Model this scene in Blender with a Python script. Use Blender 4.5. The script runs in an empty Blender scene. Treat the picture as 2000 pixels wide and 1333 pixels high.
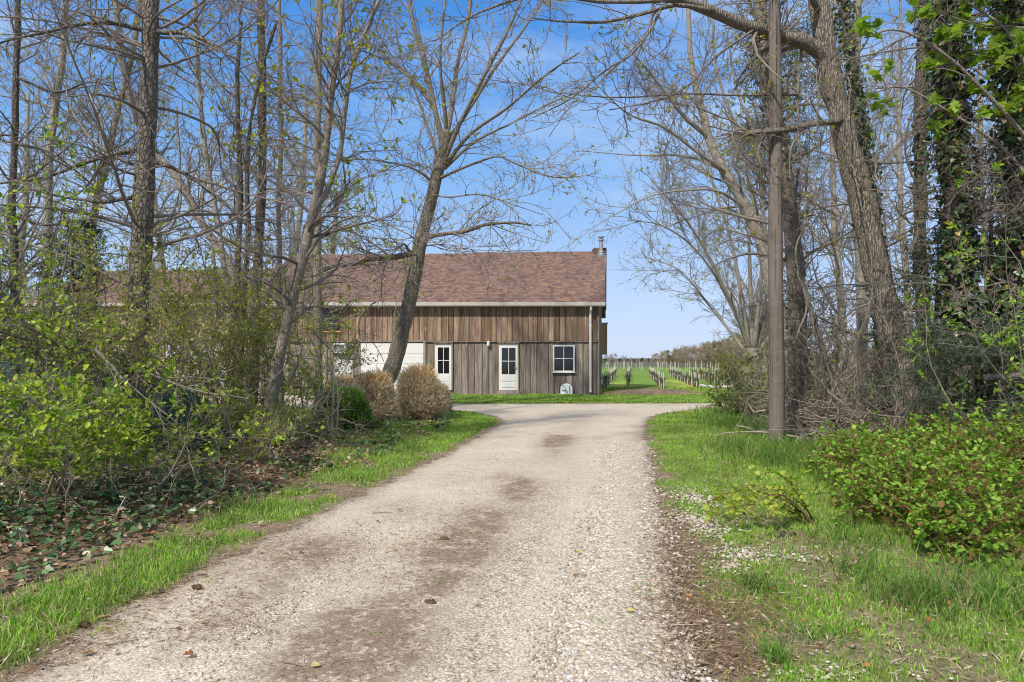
import bpy, math, random
import numpy as np
from mathutils import Vector

F, CX, HY, CH = 1333.33, 1000.0, 700.0, 1.6      # lens model of the photograph, used to estimate distances
rng = np.random.default_rng(7)
random.seed(7)
scene = bpy.context.scene
COL = scene.collection

def at(px, py, Y):
    """point seen at pixel (px, py) of the 2000x1333 photo at distance Y"""
    return np.array([(px - CX) / F * Y, Y, CH - (py - HY) / F * Y])

def nrm(v):
    return v / np.maximum(np.linalg.norm(v, axis=-1, keepdims=True), 1e-9)

def lin(r, g, b):
    f = lambda c: (c / 255 / 12.92) if c / 255 <= .04045 else ((c / 255 + .055) / 1.055) ** 2.4
    return (f(r), f(g), f(b))

# ------------------------------------------------------------------ value noise
_H = np.random.default_rng(3).random((256, 256))
def vnoise(x, y, s=1.0):
    x = np.asarray(x) * s + 37.3; y = np.asarray(y) * s + 91.7
    xi = np.floor(x).astype(int); yi = np.floor(y).astype(int)
    fx = x - xi; fy = y - yi
    fx = fx * fx * (3 - 2 * fx); fy = fy * fy * (3 - 2 * fy)
    a = _H[xi % 256, yi % 256]; b = _H[(xi + 1) % 256, yi % 256]
    c = _H[xi % 256, (yi + 1) % 256]; d = _H[(xi + 1) % 256, (yi + 1) % 256]
    return (a * (1 - fx) + b * fx) * (1 - fy) + (c * (1 - fx) + d * fx) * fy
def fnoise(x, y, s=1.0):
    return (vnoise(x, y, s) + .5 * vnoise(y, x, s * 2.1) + .25 * vnoise(x, y, s * 4.3)) / 1.75
def sstep(a, b, x):
    t = np.clip((np.asarray(x, float) - a) / (b - a), 0, 1)
    return t * t * (3 - 2 * t)

# ------------------------------------------------------------------ geometry collector
class Geo:
    def __init__(s):
        s.v = []; s.c = []; s.f = []; s.uv = []; s.n = 0
    def add(s, verts, faces, col=None):
        """verts (n,3); faces: list of (m,k) int arrays; col (3,) or (n,3)"""
        verts = np.asarray(verts, float).reshape(-1, 3)
        for f in faces:
            f = np.asarray(f, np.int64)
            if f.size: s.f.append(f + s.n)
        c = np.ones((len(verts), 3)) if col is None else np.broadcast_to(np.asarray(col, float), (len(verts), 3))
        s.v.append(verts); s.c.append(np.array(c)); s.n += len(verts)
    def box(s, x0, x1, y0, y1, z0, z1, col=None, M=None, off=(0, 0, 0)):
        v = np.array([[x, y, z] for z in (z0, z1) for y in (y0, y1) for x in (x0, x1)], float)
        if M is not None: v = v @ np.array(M).T
        v = v + np.array(off)
        s.add(v, [np.array([[0, 2, 3, 1], [4, 5, 7, 6], [0, 1, 5, 4], [2, 6, 7, 3], [0, 4, 6, 2], [1, 3, 7, 5]])], col)
    def tubes(s, P, R, sides=4, col=None, cap=False):
        """P (B,N,3), R (B,N)"""
        P = np.asarray(P, float); R = np.asarray(R, float)
        if P.ndim == 2: P = P[None]; R = R[None]
        B, N = R.shape
        if B == 0: return
        T = np.gradient(P, axis=1) if N > 2 else np.repeat(P[:, 1:] - P[:, :1], 2, axis=1)
        T = nrm(T)
        mean = np.abs(T.mean(axis=1))
        ref = np.eye(3)[np.argmin(mean, axis=1)][:, None, :]
        u = nrm(np.cross(T, np.broadcast_to(ref, T.shape))); w = np.cross(T, u)
        a = np.arange(sides) * 2 * np.pi / sides
        V = P[:, :, None, :] + R[:, :, None, None] * (np.cos(a)[None, None, :, None] * u[:, :, None, :] + np.sin(a)[None, None, :, None] * w[:, :, None, :])
        i = np.arange(N - 1)[:, None] * sides; k = np.arange(sides)[None, :]; k2 = (k + 1) % sides
        q = np.stack([i + k, i + k2, i + sides + k2, i + sides + k], -1).reshape(-1, 4)
        q = (q[None] + (np.arange(B) * N * sides)[:, None, None]).reshape(-1, 4)
        fs = [q]
        if cap:
            fs.append(np.arange(sides)[None, ::-1] + (np.arange(B) * N * sides)[:, None])
            fs.append(np.arange(sides)[None] + (N - 1) * sides + (np.arange(B) * N * sides)[:, None])
        c = None
        if col is not None:
            col = np.asarray(col, float)
            c = col if col.ndim == 1 else np.repeat(col, N * sides, axis=0)
        s.add(V.reshape(-1, 3), fs, c)
    def leaves(s, pos, d, nor, L, W, col, tmpl='leaf', fold=.35):
        """one folded leaf per row. d: direction base->tip, nor: approx upper normal"""
        half = {'leaf': [(.3, .5), (.65, .42)], 'round': [(.12, .38), (.5, .55), (.82, .3)], 'blade': [(.5, .5)],
                'ivy': [(-.12, .3), (.12, .62), (.42, .34), (.6, .36)], 'maple': [(-.05, .25), (.2, .7), (.38, .36), (.62, .5), (.72, .22)]}[tmpl]
        n = len(pos)
        if n == 0: return
        d = nrm(d); b = nrm(np.cross(nor, d)); up = np.cross(d, b)
        L = np.broadcast_to(np.asarray(L, float), (n,))[:, None]; W = np.broadcast_to(np.asarray(W, float), (n,))[:, None]
        vs = [pos, pos + d * L]
        for sg in (1, -1):
            for u, w in half:
                vs.append(pos + d * L * u + sg * b * W * w + up * W * w * fold)
        V = np.stack(vs, 1); k = len(half)
        left = [0] + list(range(2, 2 + k)) + [1]; right = [0, 1] + list(range(2 + 2 * k - 1, 1 + k, -1))
        base = (np.arange(n) * (2 + 2 * k))[:, None]
        col = np.asarray(col, float)
        c = np.repeat(np.broadcast_to(col, (n, 3)), 2 + 2 * k, axis=0)
        s.add(V.reshape(-1, 3), [np.array(left)[None] + base, np.array(right)[None] + base], c)
    def build(s, name, mat, parent=None, origin=(0, 0, 0), smooth=False, uv=None):
        me = bpy.data.meshes.new(name)
        if s.n:
            v = np.concatenate(s.v) - np.asarray(origin, float); c = np.concatenate(s.c)
            me.vertices.add(len(v)); me.vertices.foreach_set('co', v.astype(np.float32).ravel())
            li = np.concatenate([f.ravel() for f in s.f]).astype(np.int32)
            lt = np.concatenate([np.full(len(f), f.shape[1]) for f in s.f])
            ls = np.concatenate([[0], np.cumsum(lt)[:-1]]).astype(np.int32)
            me.loops.add(len(li)); me.loops.foreach_set('vertex_index', li)
            me.polygons.add(len(lt)); me.polygons.foreach_set('loop_start', ls)
            me.polygons.foreach_set('use_smooth', np.full(len(lt), bool(smooth)))
            me.update(calc_edges=True)
            at_ = me.attributes.new('col', 'FLOAT_COLOR', 'POINT')
            at_.data.foreach_set('color', np.concatenate([c, np.ones((len(c), 1))], 1).astype(np.float32).ravel())
            if uv is not None:
                l = me.uv_layers.new(name='UVMap'); l.data.foreach_set('uv', np.asarray(uv(v + np.asarray(origin)), np.float32)[li].ravel())
        me.materials.append(mat)
        o = bpy.data.objects.new(name, me); COL.objects.link(o)
        o.location = origin if parent is None else np.asarray(origin, float) - np.asarray(parent.location)
        if parent is not None: o.parent = parent
        return o

def tag(o, label=None, cat=None, group=None, kind=None):
    if label: o['label'] = label
    if cat: o['category'] = cat
    if group: o['group'] = group
    if kind: o['kind'] = kind
    return o
def thing(name, loc, label, cat, group=None):
    e = bpy.data.objects.new(name, None); COL.objects.link(e); e.location = loc; e.empty_display_size = .3
    return tag(e, label, cat, group)
def copy_thing(o, loc=None, rz=None, sc=None, label=None, parent=None):
    c = o.copy(); COL.objects.link(c)
    if parent is not None: c.parent = parent
    if loc is not None: c.location = loc
    if rz is not None: c.rotation_euler = (0, 0, rz)
    if sc is not None: c.scale = sc if hasattr(sc, '__len__') else (sc, sc, sc)
    if label: c['label'] = label
    for ch in list(o.children): copy_thing(ch, parent=c)
    return c

# ------------------------------------------------------------------ materials
def new_mat(name):
    m = bpy.data.materials.new(name); m.use_nodes = True
    nt = m.node_tree; nt.nodes.clear()
    out = nt.nodes.new('ShaderNodeOutputMaterial')
    return m, nt, out
class NB:
    def __init__(s, nt): s.nt = nt
    def n(s, t, **kw):
        x = s.nt.nodes.new('ShaderNode' + t)
        for k, v in kw.items():
            if k == 'ins':
                for i, val in v.items():
                    if hasattr(val, 'is_output') or hasattr(val, 'links'): s.nt.links.new(val, x.inputs[i])
                    else: x.inputs[i].default_value = val
            else: setattr(x, k, v)
        return x
    def noise(s, vec, scale, detail=4, rough=.55):
        return s.n('TexNoise', ins={'Vector': vec, 'Scale': scale, 'Detail': detail, 'Roughness': rough}).outputs['Fac']
    def ramp(s, fac, stops, interp='LINEAR'):
        r = s.n('ValToRGB', ins={'Fac': fac}); cr = r.color_ramp; cr.interpolation = interp
        while len(cr.elements) < len(stops): cr.elements.new(.5)
        for e, (p, c) in zip(cr.elements, stops):
            e.position = p; e.color = (*c, 1) if len(c) == 3 else c
        return r.outputs['Color']
    def mix(s, fac, a, b, mode='MIX'):
        m = s.n('Mix', data_type='RGBA', blend_type=mode)
        for i, v in ((0, fac), (6, a), (7, b)):
            if hasattr(v, 'links'): s.nt.links.new(v, m.inputs[i])
            else: m.inputs[i].default_value = (*v, 1) if i and len(v) == 3 else v
        return m.outputs[2]
    def math(s, op, a, b=0.0, c=None):
        m = s.n('Math', operation=op)
        for i, v in enumerate((a, b) if c is None else (a, b, c)):
            if hasattr(v, 'links'): s.nt.links.new(v, m.inputs[i])
            else: m.inputs[i].default_value = v
        return m.outputs[0]
    def mapr(s, v, a, b, c=0.0, d=1.0):
        return s.n('MapRange', ins={0: v, 1: a, 2: b, 3: c, 4: d}).outputs[0]
    def objco(s, scale=(1, 1, 1)):
        t = s.n('TexCoord'); return s.n('Mapping', ins={'Vector': t.outputs['Object'], 'Scale': scale}).outputs[0]
    def geoco(s, scale=(1, 1, 1)):
        t = s.n('NewGeometry'); return s.n('Mapping', ins={'Vector': t.outputs['Position'], 'Scale': scale}).outputs[0]
    def attr(s, name='col', out='Color'):
        return s.n('Attribute', attribute_name=name).outputs[out]
    def bump(s, h, strength=.5, dist=.02):
        return s.n('Bump', ins={'Height': h, 'Strength': strength, 'Distance': dist}).outputs[0]
    def bsdf(s, out, col, rough=.8, normal=None, spec=.3, metal=0.0):
        b = s.n('BsdfPrincipled', ins={'Base Color': col if hasattr(col, 'links') else (*col, 1), 'Roughness': rough, 'Metallic': metal})
        b.inputs['Specular IOR Level'].default_value = spec
        if normal is not None: s.nt.links.new(normal, b.inputs['Normal'])
        s.nt.links.new(b.outputs[0], out.inputs[0]); return b

def mat_bark(name, dark, light, sc=1.0, ridge=1.0, lichen=None, zs=2.6):
    m, nt, out = new_mat(name); b = NB(nt)
    co = b.geoco((11 * sc, 11 * sc, zs * sc)); n1 = b.noise(co, 2.2, 5, .65)
    wv = b.n('TexVoronoi', feature='DISTANCE_TO_EDGE', ins={'Vector': b.mix(.12, co, b.n('TexNoise', ins={'Vector': co, 'Scale': 1.5}).outputs['Color']), 'Scale': 2.2}).outputs['Distance']
    crack = b.mapr(wv, 0, .22)
    big = b.noise(b.geoco((1, 1, .5)), 1.7, 3)
    h = b.math('ADD', b.math('MULTIPLY', n1, .6), b.math('MULTIPLY', crack, .5))
    c = b.ramp(h, [(.2, tuple(x * .55 for x in dark)), (.42, dark), (.75, tuple((x+y)/2 for x, y in zip(dark, light))), (.95, light)])
    c = b.mix(b.mapr(big, .35, .7, 0, .45), c, tuple(x * .62 for x in light))
    if lichen: c = b.mix(b.mapr(b.noise(b.geoco((3, 3, 1.5)), 2.0, 5, .7), .56, .68, 0, .6), c, lichen)
    b.bsdf(out, c, .9, b.bump(h, .9 * ridge, .03), .15)
    return m
def mat_twig(name, a, c2):
    m, nt, out = new_mat(name); b = NB(nt)
    c = b.ramp(b.noise(b.geoco(), 1.3, 3), [(.3, a), (.7, c2)])
    b.bsdf(out, c, .85, None, .15); return m
def mat_leaf(name, transl=.4, rough=.5, spec=.25, noise=.25):
    m, nt, out = new_mat(name); b = NB(nt)
    c = b.attr()
    k = b.noise(b.geoco(), 30, 2)
    c = b.mix(1.0, c, b.ramp(k, [(.3, (1 - noise,) * 3), (.7, (1 + noise,) * 3)]), 'MULTIPLY')
    p = b.n('BsdfPrincipled', ins={'Base Color': c, 'Roughness': rough}); p.inputs['Specular IOR Level'].default_value = spec
    if transl <= 0:
        nt.links.new(p.outputs[0], out.inputs[0]); return m
    t = b.n('BsdfTranslucent', ins={'Color': b.mix(1.0, c, (1.15, 1.2, .55, 1), 'MULTIPLY')})
    mx = b.n('MixShader', ins={0: transl, 1: p.outputs[0], 2: t.outputs[0]})
    nt.links.new(mx.outputs[0], out.inputs[0]); return m
def mat_plain(name, col, rough=.6, var=.15, scale=4, bump=.15, spec=.3, metal=0.0):
    m, nt, out = new_mat(name); b = NB(nt)
    n = b.noise(b.objco(), scale, 6, .65)
    c = b.ramp(n, [(.25, tuple(x * (1 - var) for x in col)), (.75, tuple(min(1, x * (1 + var)) for x in col))])
    b.bsdf(out, c, rough, b.bump(b.noise(b.objco(), scale * 12, 4), bump, .01) if bump else None, spec, metal); return m

M = {}
M['bark_rough'] = mat_bark('rough_pine_bark', (.13, .108, .088), (.30, .262, .222), 1.0, 1.3, (.20, .20, .15), 5.5)
M['bark_dark'] = mat_bark('dark_bark', (.105, .085, .068), (.23, .195, .165), 1.1, 1.2, None, 5)
M['bark_maple'] = mat_bark('maple_bark', (.20, .165, .128), (.43, .37, .30), 1.35, 1.3, (.24, .22, .15), 2.2)
M['bark_grey'] = mat_bark('smooth_grey_bark', (.26, .23, .19), (.45, .41, .355), .8, .6, None, 4)
M['bark_slim'] = mat_bark('slim_grey_bark', (.22, .185, .15), (.40, .345, .29), 1.2, .7, None, 4)
M['twig_grey'] = mat_twig('grey_twig', (.20, .175, .148), (.36, .325, .285))
M['twig_brown'] = mat_twig('brown_twig', (.135, .112, .092), (.28, .24, .20))
M['twig_red'] = mat_twig('red_cane', (.13, .055, .04), (.22, .11, .07))
M['twig_pale'] = mat_twig('pale_dead_twig', (.26, .21, .165), (.42, .36, .30))
M['leaf'] = mat_leaf('spring_leaf', .42)
M['ivy'] = mat_leaf('ivy_leaf', .12, .38, .45)
M['needle'] = mat_leaf('needle', .12, .6, .2)
M['grass'] = mat_leaf('grass_blade', .35, .6, .2, .15)
M['dry'] = mat_leaf('dry_leaf', .25, .8, .1)

# ------------------------------------------------------------------ growing branches
def catmull(C, n):
    C = np.asarray(C, float); P = np.vstack([2 * C[0] - C[1], C, 2 * C[-1] - C[-2]])
    t = np.linspace(0, len(C) - 1, n); i = np.minimum(t.astype(int), len(C) - 2); f = (t - i)[:, None]
    p0, p1, p2, p3 = P[i], P[i + 1], P[i + 2], P[i + 3]
    return .5 * (2 * p1 + (p2 - p0) * f + (2 * p0 - 5 * p1 + 4 * p2 - p3) * f ** 2 + (3 * p1 - p0 - 3 * p2 + p3) * f ** 3)
def path(pts, n=24, wob=.0):
    P = catmull([at(*p) for p in pts], n)
    if wob:
        w = rng.normal(size=(n, 3)) * wob; w[0] = 0
        w = (w + np.roll(w, 1, 0) + np.roll(w, -1, 0)) / 3
        P = P + w
    return P
def sprout(parents, n, L, ang=.9, ang_sd=.2, t0=.2, t1=1., N=6, gn=.15, up=.1, rr=.55, rmax=9, rtip=.25, rmin=.004, Lend=.5, flat=0., L_sd=.3, out=None, cu=.13):
    """children of the polylines in parents [(P (B,N,3), R (B,N))]"""
    res = []
    tot = sum(len(P) for P, R in parents)
    for P, R in parents:
        B, K = R.shape
        if B == 0: continue
        ln = np.linalg.norm(np.diff(P, axis=1), axis=2).sum(1)
        cnt = max(1, int(round(n * B)))
        idx = rng.choice(B, cnt, p=ln / ln.sum())
        t = t0 + (t1 - t0) * rng.random(cnt)
        f = t * (K - 1); i = np.minimum(f.astype(int), K - 2); w = (f - i)
        pos = P[idx, i] * (1 - w)[:, None] + P[idx, i + 1] * w[:, None]
        rad = R[idx, i] * (1 - w) + R[idx, i + 1] * w
        T = nrm(P[idx, i + 1] - P[idx, i])
        q = rng.normal(size=(cnt, 3)); q[:, 2] *= (1 - flat)
        if out is not None: q = q + np.asarray(out)
        q = nrm(q - (q * T).sum(1, keepdims=True) * T)
        a = np.clip(rng.normal(ang, ang_sd, cnt), .15, 1.9)[:, None]
        d = nrm(np.cos(a) * T + np.sin(a) * q)
        le = L * (1 + L_sd * rng.normal(size=cnt)).clip(.3, 1.8) * (1 - (1 - Lend) * t)
        step = (le / (N - 1))[:, None]
        pts = [pos]; curl = cu * rng.normal(size=(cnt, 3)) * 6 / N
        for _ in range(N - 1):
            d = nrm(d + gn * .8 * rng.normal(size=(cnt, 3)) + curl + np.array([0, 0, up]))
            pts.append(pts[-1] + d * step)
        CP = np.stack(pts, 1)
        r0 = np.clip(rad * rr, rmin, rmax)
        CR = r0[:, None] * np.linspace(1, rtip, N)[None]
        res.append((CP, np.maximum(CR, rmin * .7)))
    return res
def leaf_on(g, batches, n, L, W, cols, tmpl='leaf', t0=.2, t1=1., up=.8, spread=.8, fold=.35, sd=.25):
    for P, R in batches:
        B, K = R.shape
        cnt = int(round(n * B))
        if cnt == 0: continue
        idx = rng.integers(0, B, cnt); t = t0 + (t1 - t0) * rng.random(cnt)
        f = t * (K - 1); i = np.minimum(f.astype(int), K - 2); w = (f - i)[:, None]
        pos = P[idx, i] * (1 - w) + P[idx, i + 1] * w
        T = nrm(P[idx, i + 1] - P[idx, i])
        d = nrm(T * .5 + spread * rng.normal(size=(cnt, 3)))
        nor = nrm(rng.normal(size=(cnt, 3)) * (1 - up) + np.array([0, 0, up]))
        l = L * (1 + sd * rng.normal(size=cnt)).clip(.4, 1.7)
        cols_ = np.asarray(cols, float)
        c = cols_[rng.integers(0, len(cols_), cnt)] * (.8 + .4 * rng.random((cnt, 1)))
        g.leaves(pos, d, nor, l, l * W / L, c, tmpl, fold)
def buds_on(g, batches, frac, L, cols, k=5):
    """small bursts of opening leaves at twig ends"""
    for P, R in batches:
        B = len(P); m = rng.random(B) < frac; E = P[m, -1]
        if not len(E): continue
        E = np.repeat(E, k, 0); cnt = len(E)
        d = nrm(rng.normal(size=(cnt, 3)) + np.array([0, 0, .3]))
        c = np.asarray(cols)[rng.integers(0, len(cols), cnt)] * (.75 + .5 * rng.random((cnt, 1)))
        l = L * (.6 + .8 * rng.random(cnt))
        g.leaves(E, d, rng.normal(size=(cnt, 3)), l, l * .55, c, 'leaf', .3)

SPRING = [(.34, .36, .035), (.26, .33, .035), (.42, .40, .06)]
GREEN = [(.15, .27, .03), (.20, .33, .035), (.11, .21, .025), (.25, .36, .05)]

def tree(name, label, trunks, levels, limbs=(), bark='bark_grey', twig='twig_grey', group=None, leaf=None, buds=None, cat='tree', sides=9, wob=.02, ivy=None, tn=30):
    """trunks / limbs: (control pixels+distance, r0, r1). levels: sprout() settings, the first grows from the trunks"""
    tp = []
    for pts, r0, r1 in trunks:
        P = path(pts, tn, wob); s = np.linspace(0, 1, tn)
        R = r0 + (r1 - r0) * s
        R = R * (1 + .06 * rng.normal(size=tn)); R[0] *= 1.25; R[1] *= 1.1
        tp.append((P[None], R[None]))
    base = tp[0][0][0, 0].copy()
    e = thing(name, base, label, cat, group)
    lp = []
    for pts, r0, r1 in limbs:
        P = path(pts, 16, wob * .8); lp.append((P[None], (r0 + (r1 - r0) * np.linspace(0, 1, 16) ** .8)[None]))
    g = Geo()
    for P, R in tp: g.tubes(P, R, sides, cap=True)
    for P, R in lp: g.tubes(P, R * (1 + .07 * rng.normal(size=R.shape)), 7, cap=True)
    g.build('trunk', M[bark], e, base, smooth=True)
    g = Geo(); gen = list(tp); last = []
    allb = []
    for k, lv in enumerate(levels):
        lv = dict(lv); sd = lv.pop('sides', 5 if k == 0 else 3 if k > 1 else 4)
        ch = sprout(gen, **lv)
        for P, R in ch: g.tubes(P, R, sd)
        if k == 0: gen = ch + lp
        else: gen = ch
        allb.append(ch)
    cr = g.build('crown', M[twig], e, base, smooth=True)
    if leaf or buds:
        g = Geo()
        if leaf:
            lf = dict(leaf); lv = lf.pop('level', -1); leaf_on(g, allb[lv], **lf)
        if buds: buds_on(g, allb[-1], **buds)
        g.build('leaves', M['leaf'], cr, base)
        cr.children[0].location = (0, 0, 0)
    if ivy: e_ivy(e, tp, base, **ivy)
    return e, tp, allb
def e_ivy(e, tp, base, n=5000, size=.075, off=.1, z0=0, cols=None):
    cols = np.asarray(cols or [(.05, .095, .03), (.075, .13, .04), (.035, .065, .025), (.11, .16, .045), (.12, .095, .05), (.15, .11, .065)])
    g = Geo()
    for P, R in tp:
        K = P.shape[1]; f = rng.random(n) * (K - 1); i = np.minimum(f.astype(int), K - 2); w = (f - i)[:, None]
        pos = P[0, i] * (1 - w) + P[0, i + 1] * w; rad = R[0, i]
        a = rng.random(n) * 2 * np.pi
        clump = fnoise(a * 1.2, pos[:, 2] * 1.5, 1.0)
        keep = clump > .36; pos, rad, a, clump = pos[keep], rad[keep], a[keep], clump[keep]
        m = len(pos)
        o = np.stack([np.cos(a), np.sin(a), np.zeros(m)], 1)
        pos = pos + o * (rad + .01 + off * rng.random(m) ** 1.5 * (clump * 2))[:, None]
        d = nrm(np.array([0, 0, -.9]) + .5 * rng.normal(size=(m, 3)) + .3 * o)
        nor = nrm(o + .45 * rng.normal(size=(m, 3)) + np.array([0, 0, .35]))
        l = size * (.6 + .8 * rng.random(m))
        c = cols[rng.integers(0, len(cols), m)] * (.7 + .6 * rng.random((m, 1)))
        y = rng.random(m) < .012; c[y] = (.45, .30, .03)
        g.leaves(pos, d, nor, l, l * .95, c, 'ivy', .15)
    g.build('ivy', M['ivy'], e, base)
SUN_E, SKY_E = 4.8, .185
# ================================================================== camera, sun, sky
cam = bpy.data.cameras.new('camera'); co_ = bpy.data.objects.new('camera', cam); COL.objects.link(co_)
co_.location = (0, 0, CH); co_.rotation_euler = (math.radians(90), 0, 0)
cam.lens = 24; cam.sensor_width = 36; cam.shift_y = (HY - 666.5) / 2000; cam.clip_end = 6000; cam.clip_start = .05
scene.camera = co_
scene.cycles.filter_width = 1.05
scene.view_settings.view_transform = 'Standard'; scene.view_settings.look = 'None'
scene.view_settings.exposure = 0; scene.view_settings.gamma = 1
SUN_EL = math.radians(45); SUN_AZ = math.atan2(-.55, -.83)       # sun behind the camera, to the left
sd_ = Vector((math.sin(SUN_AZ) * math.cos(SUN_EL), math.cos(SUN_AZ) * math.cos(SUN_EL), math.sin(SUN_EL)))
sl = bpy.data.lights.new('sun', 'SUN'); sl.energy = SUN_E; sl.angle = math.radians(2.2); sl.color = (1, .93, .82)
so = bpy.data.objects.new('sun', sl); COL.objects.link(so); so.rotation_euler = (-sd_).to_track_quat('-Z', 'Y').to_euler()
w = bpy.data.worlds.new('World'); scene.world = w; w.use_nodes = True
nt = w.node_tree; nt.nodes.clear(); b = NB(nt)
sky = b.n('TexSky', sky_type='NISHITA'); sky.sun_disc = False; sky.sun_elevation = SUN_EL; sky.sun_rotation = SUN_AZ
sky.air_density = 1.0; sky.dust_density = .6; sky.ozone_density = 2.2
tc = b.n('TexCoord').outputs['Generated']
cl = b.noise(b.n('Mapping', ins={'Vector': tc, 'Scale': (1.1, 1.1, 4.2), 'Rotation': (0, .2, 0)}).outputs[0], 2.6, 6, .6)
el_ = b.n('SeparateXYZ', ins={0: tc}).outputs[2]
grad = b.ramp(b.mapr(el_, 0, 1), [(0, (.58, .70, .95)), (.10, (.46, .63, .95)), (.26, (.22, .47, .90)), (.36, (.12, .37, .86)), (.47, (.05, .27, .78)), (.62, (.50, .60, .72)), (1, (.95, .93, .90))])  # pale zenith stops, above the frame, are added as soft fill light
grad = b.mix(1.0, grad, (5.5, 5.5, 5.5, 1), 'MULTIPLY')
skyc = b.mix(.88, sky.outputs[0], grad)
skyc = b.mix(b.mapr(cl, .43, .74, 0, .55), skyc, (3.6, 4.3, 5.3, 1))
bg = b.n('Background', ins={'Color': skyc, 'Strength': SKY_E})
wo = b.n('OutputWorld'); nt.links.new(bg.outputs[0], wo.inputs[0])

# ================================================================== ground layout
LY = [-4, 1.5, 3.37, 4.27, 5.61, 7.9, 11.2, 14.2, 17.07]; LX = [-2.6, -2.5, -2.45, -2.46, -2.23, -1.78, -1.09, -.64, -.19]
RY = [-4, 1.5, 3.37, 5.33, 7.1, 10.67, 14.2, 17.07]; RX = [.35, .62, .86, 1.24, 1.54, 2.16, 2.79, 3.39]
NL = [(-.19, 17.07), (-.45, 18.6), (-.95, 19.9), (-2.04, 20.9), (-5, 21.8), (-34, 22.2)]
NR = [(3.39, 17.07), (3.75, 18.5), (4.3, 19.6), (5.0, 20.5), (6.58, 22.0), (9, 22.8), (26, 23.3)]
FR = [(26, 24.8), (6, 24.0), (-2.6, 23.7), (-3.4, 25), (-4.0, 28.9), (-34, 29.2)]
outl = [(x, y) for x, y in zip(LX, LY)] + NL[1:] + FR[::-1] + NR[::-1] + [(x, y) for x, y in zip(RX, RY)][::-1][1:]
op = []
for (x0, y0), (x1, y1) in zip(outl, outl[1:] + outl[:1]):
    k = max(1, int(math.hypot(x1 - x0, y1 - y0) / .15)); t = np.arange(k) / k
    op.append(np.stack([x0 + (x1 - x0) * t, y0 + (y1 - y0) * t], 1))
op = np.concatenate(op)
def inside_poly(x, y, poly):
    r = np.zeros(x.shape, bool); px, py = np.array(poly).T; j = len(px) - 1
    for i in range(len(px)):
        with np.errstate(divide='ignore', invalid='ignore'):
            r ^= ((py[i] > y) != (py[j] > y)) & (x < (px[j] - px[i]) * (y - py[i]) / (py[j] - py[i]) + px[i])
        j = i
    return r
GX0, GY0, GS = -36.0, -4.5, .15
gx = np.arange(GX0, 28, GS); gy = np.arange(GY0, 32, GS)
GXX, GYY = np.meshgrid(gx, gy, indexing='ij'); fx, fy = GXX.ravel(), GYY.ravel()
dist = np.empty(fx.size, np.float32)
for i in range(0, fx.size, 4000):
    d2 = (fx[i:i + 4000, None] - op[None, :, 0]) ** 2 + (fy[i:i + 4000, None] - op[None, :, 1]) ** 2
    dist[i:i + 4000] = np.sqrt(d2.min(1))
SDF = np.where(inside_poly(fx, fy, outl), dist, -dist).reshape(GXX.shape)
def road(x, y):
    """signed distance to the gravel edge (+ inside)"""
    x = np.asarray(x, float); y = np.asarray(y, float)
    a = np.clip((x - GX0) / GS, 0, len(gx) - 1.001); c = np.clip((y - GY0) / GS, 0, len(gy) - 1.001)
    i, j = a.astype(int), c.astype(int); u, v = a - i, c - j
    r = (SDF[i, j] * (1 - u) + SDF[i + 1, j] * u) * (1 - v) + (SDF[i, j + 1] * (1 - u) + SDF[i + 1, j + 1] * u) * v
    return np.where((x < GX0) | (x > 27.8) | (y > 31.8), -5.0, r)
Lx = lambda y: np.interp(y, LY, LX); Rx = lambda y: np.interp(y, RY, RX)
def gz(x, y):
    x = np.asarray(x, float); y = np.asarray(y, float)
    s = -road(x, y)
    k = sstep(.15, 1.2, s)
    z = k * (.10 * (fnoise(x, y, .45) - .45) + .03 * (fnoise(x, y, 2.0) - .5))
    lb = sstep(.7, 2.6, Lx(y) - x) * (1 - sstep(14, 18, y)); rb = sstep(2.4, 4.6, x - Rx(y)) * (1 - sstep(13, 18, y))
    z = z + k * (.16 * lb + .10 * rb)
    far = sstep(30, 60, y)
    return z * (1 - far)
def zat(x, y): return float(gz(np.array([x]), np.array([y]))[0])
def grass_den(x, y):
    s = -road(x, y); d = np.zeros(np.shape(x)); n = fnoise(x, y, 1.1); n2 = fnoise(x + 9, y, 3.0)
    main = y < 17.3
    le = (x < (Lx(y) + Rx(y)) / 2)
    wl = .95 + 1.1 * sstep(8, 12.5, y) + 2.6 * sstep(13, 17, y)
    dl = sstep(.06, .34, s + .5 * (n2 - .5)) * (1 - sstep(wl * .75, wl * 1.15, s + .5 * (n - .5))) * sstep(.36, .52, n * .45 + n2 * .55 + .10 * sstep(6, 12, y))
    near = 1 - sstep(5, 9, y); pat = .025 * (1 - sstep(4.2, 6.5, y))
    dr = sstep(.02 + .10 * near, .3 + .3 * near, s + .6 * (n2 - .5)) * (.22 + .78 * sstep(.41, .57, n * .5 + n2 * .5 - pat + .18 * sstep(4.2, 9, y)))
    dr = dr * (1 - .55 * sstep(3.3, 5, x - Rx(y)))
    for (qx, qy, sx, sy) in [(1355, 975, .2, .35), (1375, 1030, .26, .32), (1350, 1015, .16, .25), (1450, 1085, .26, .2), (1425, 1110, .14, .12), (1345, 1290, .16, .1)]:
        p = at(qx, qy, CH * F / (qy - HY)); dr = dr * (1 - .88 * np.exp(-((x - p[0]) / sx) ** 2 - ((y - p[1]) / sy) ** 2))
    d = np.where(main, np.where(le, dl, dr), 0)
    isl = (y >= 17.3) & (y < 22.6); d = np.where(isl, sstep(.05, .4, s) * np.where(x < 1, (x > -6.5), x < 14), d)
    front = (y >= 22.6); d = np.where(front, sstep(.05, .4, s) * (.55 + .45 * sstep(.3, .5, n)), d)
    return d

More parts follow.
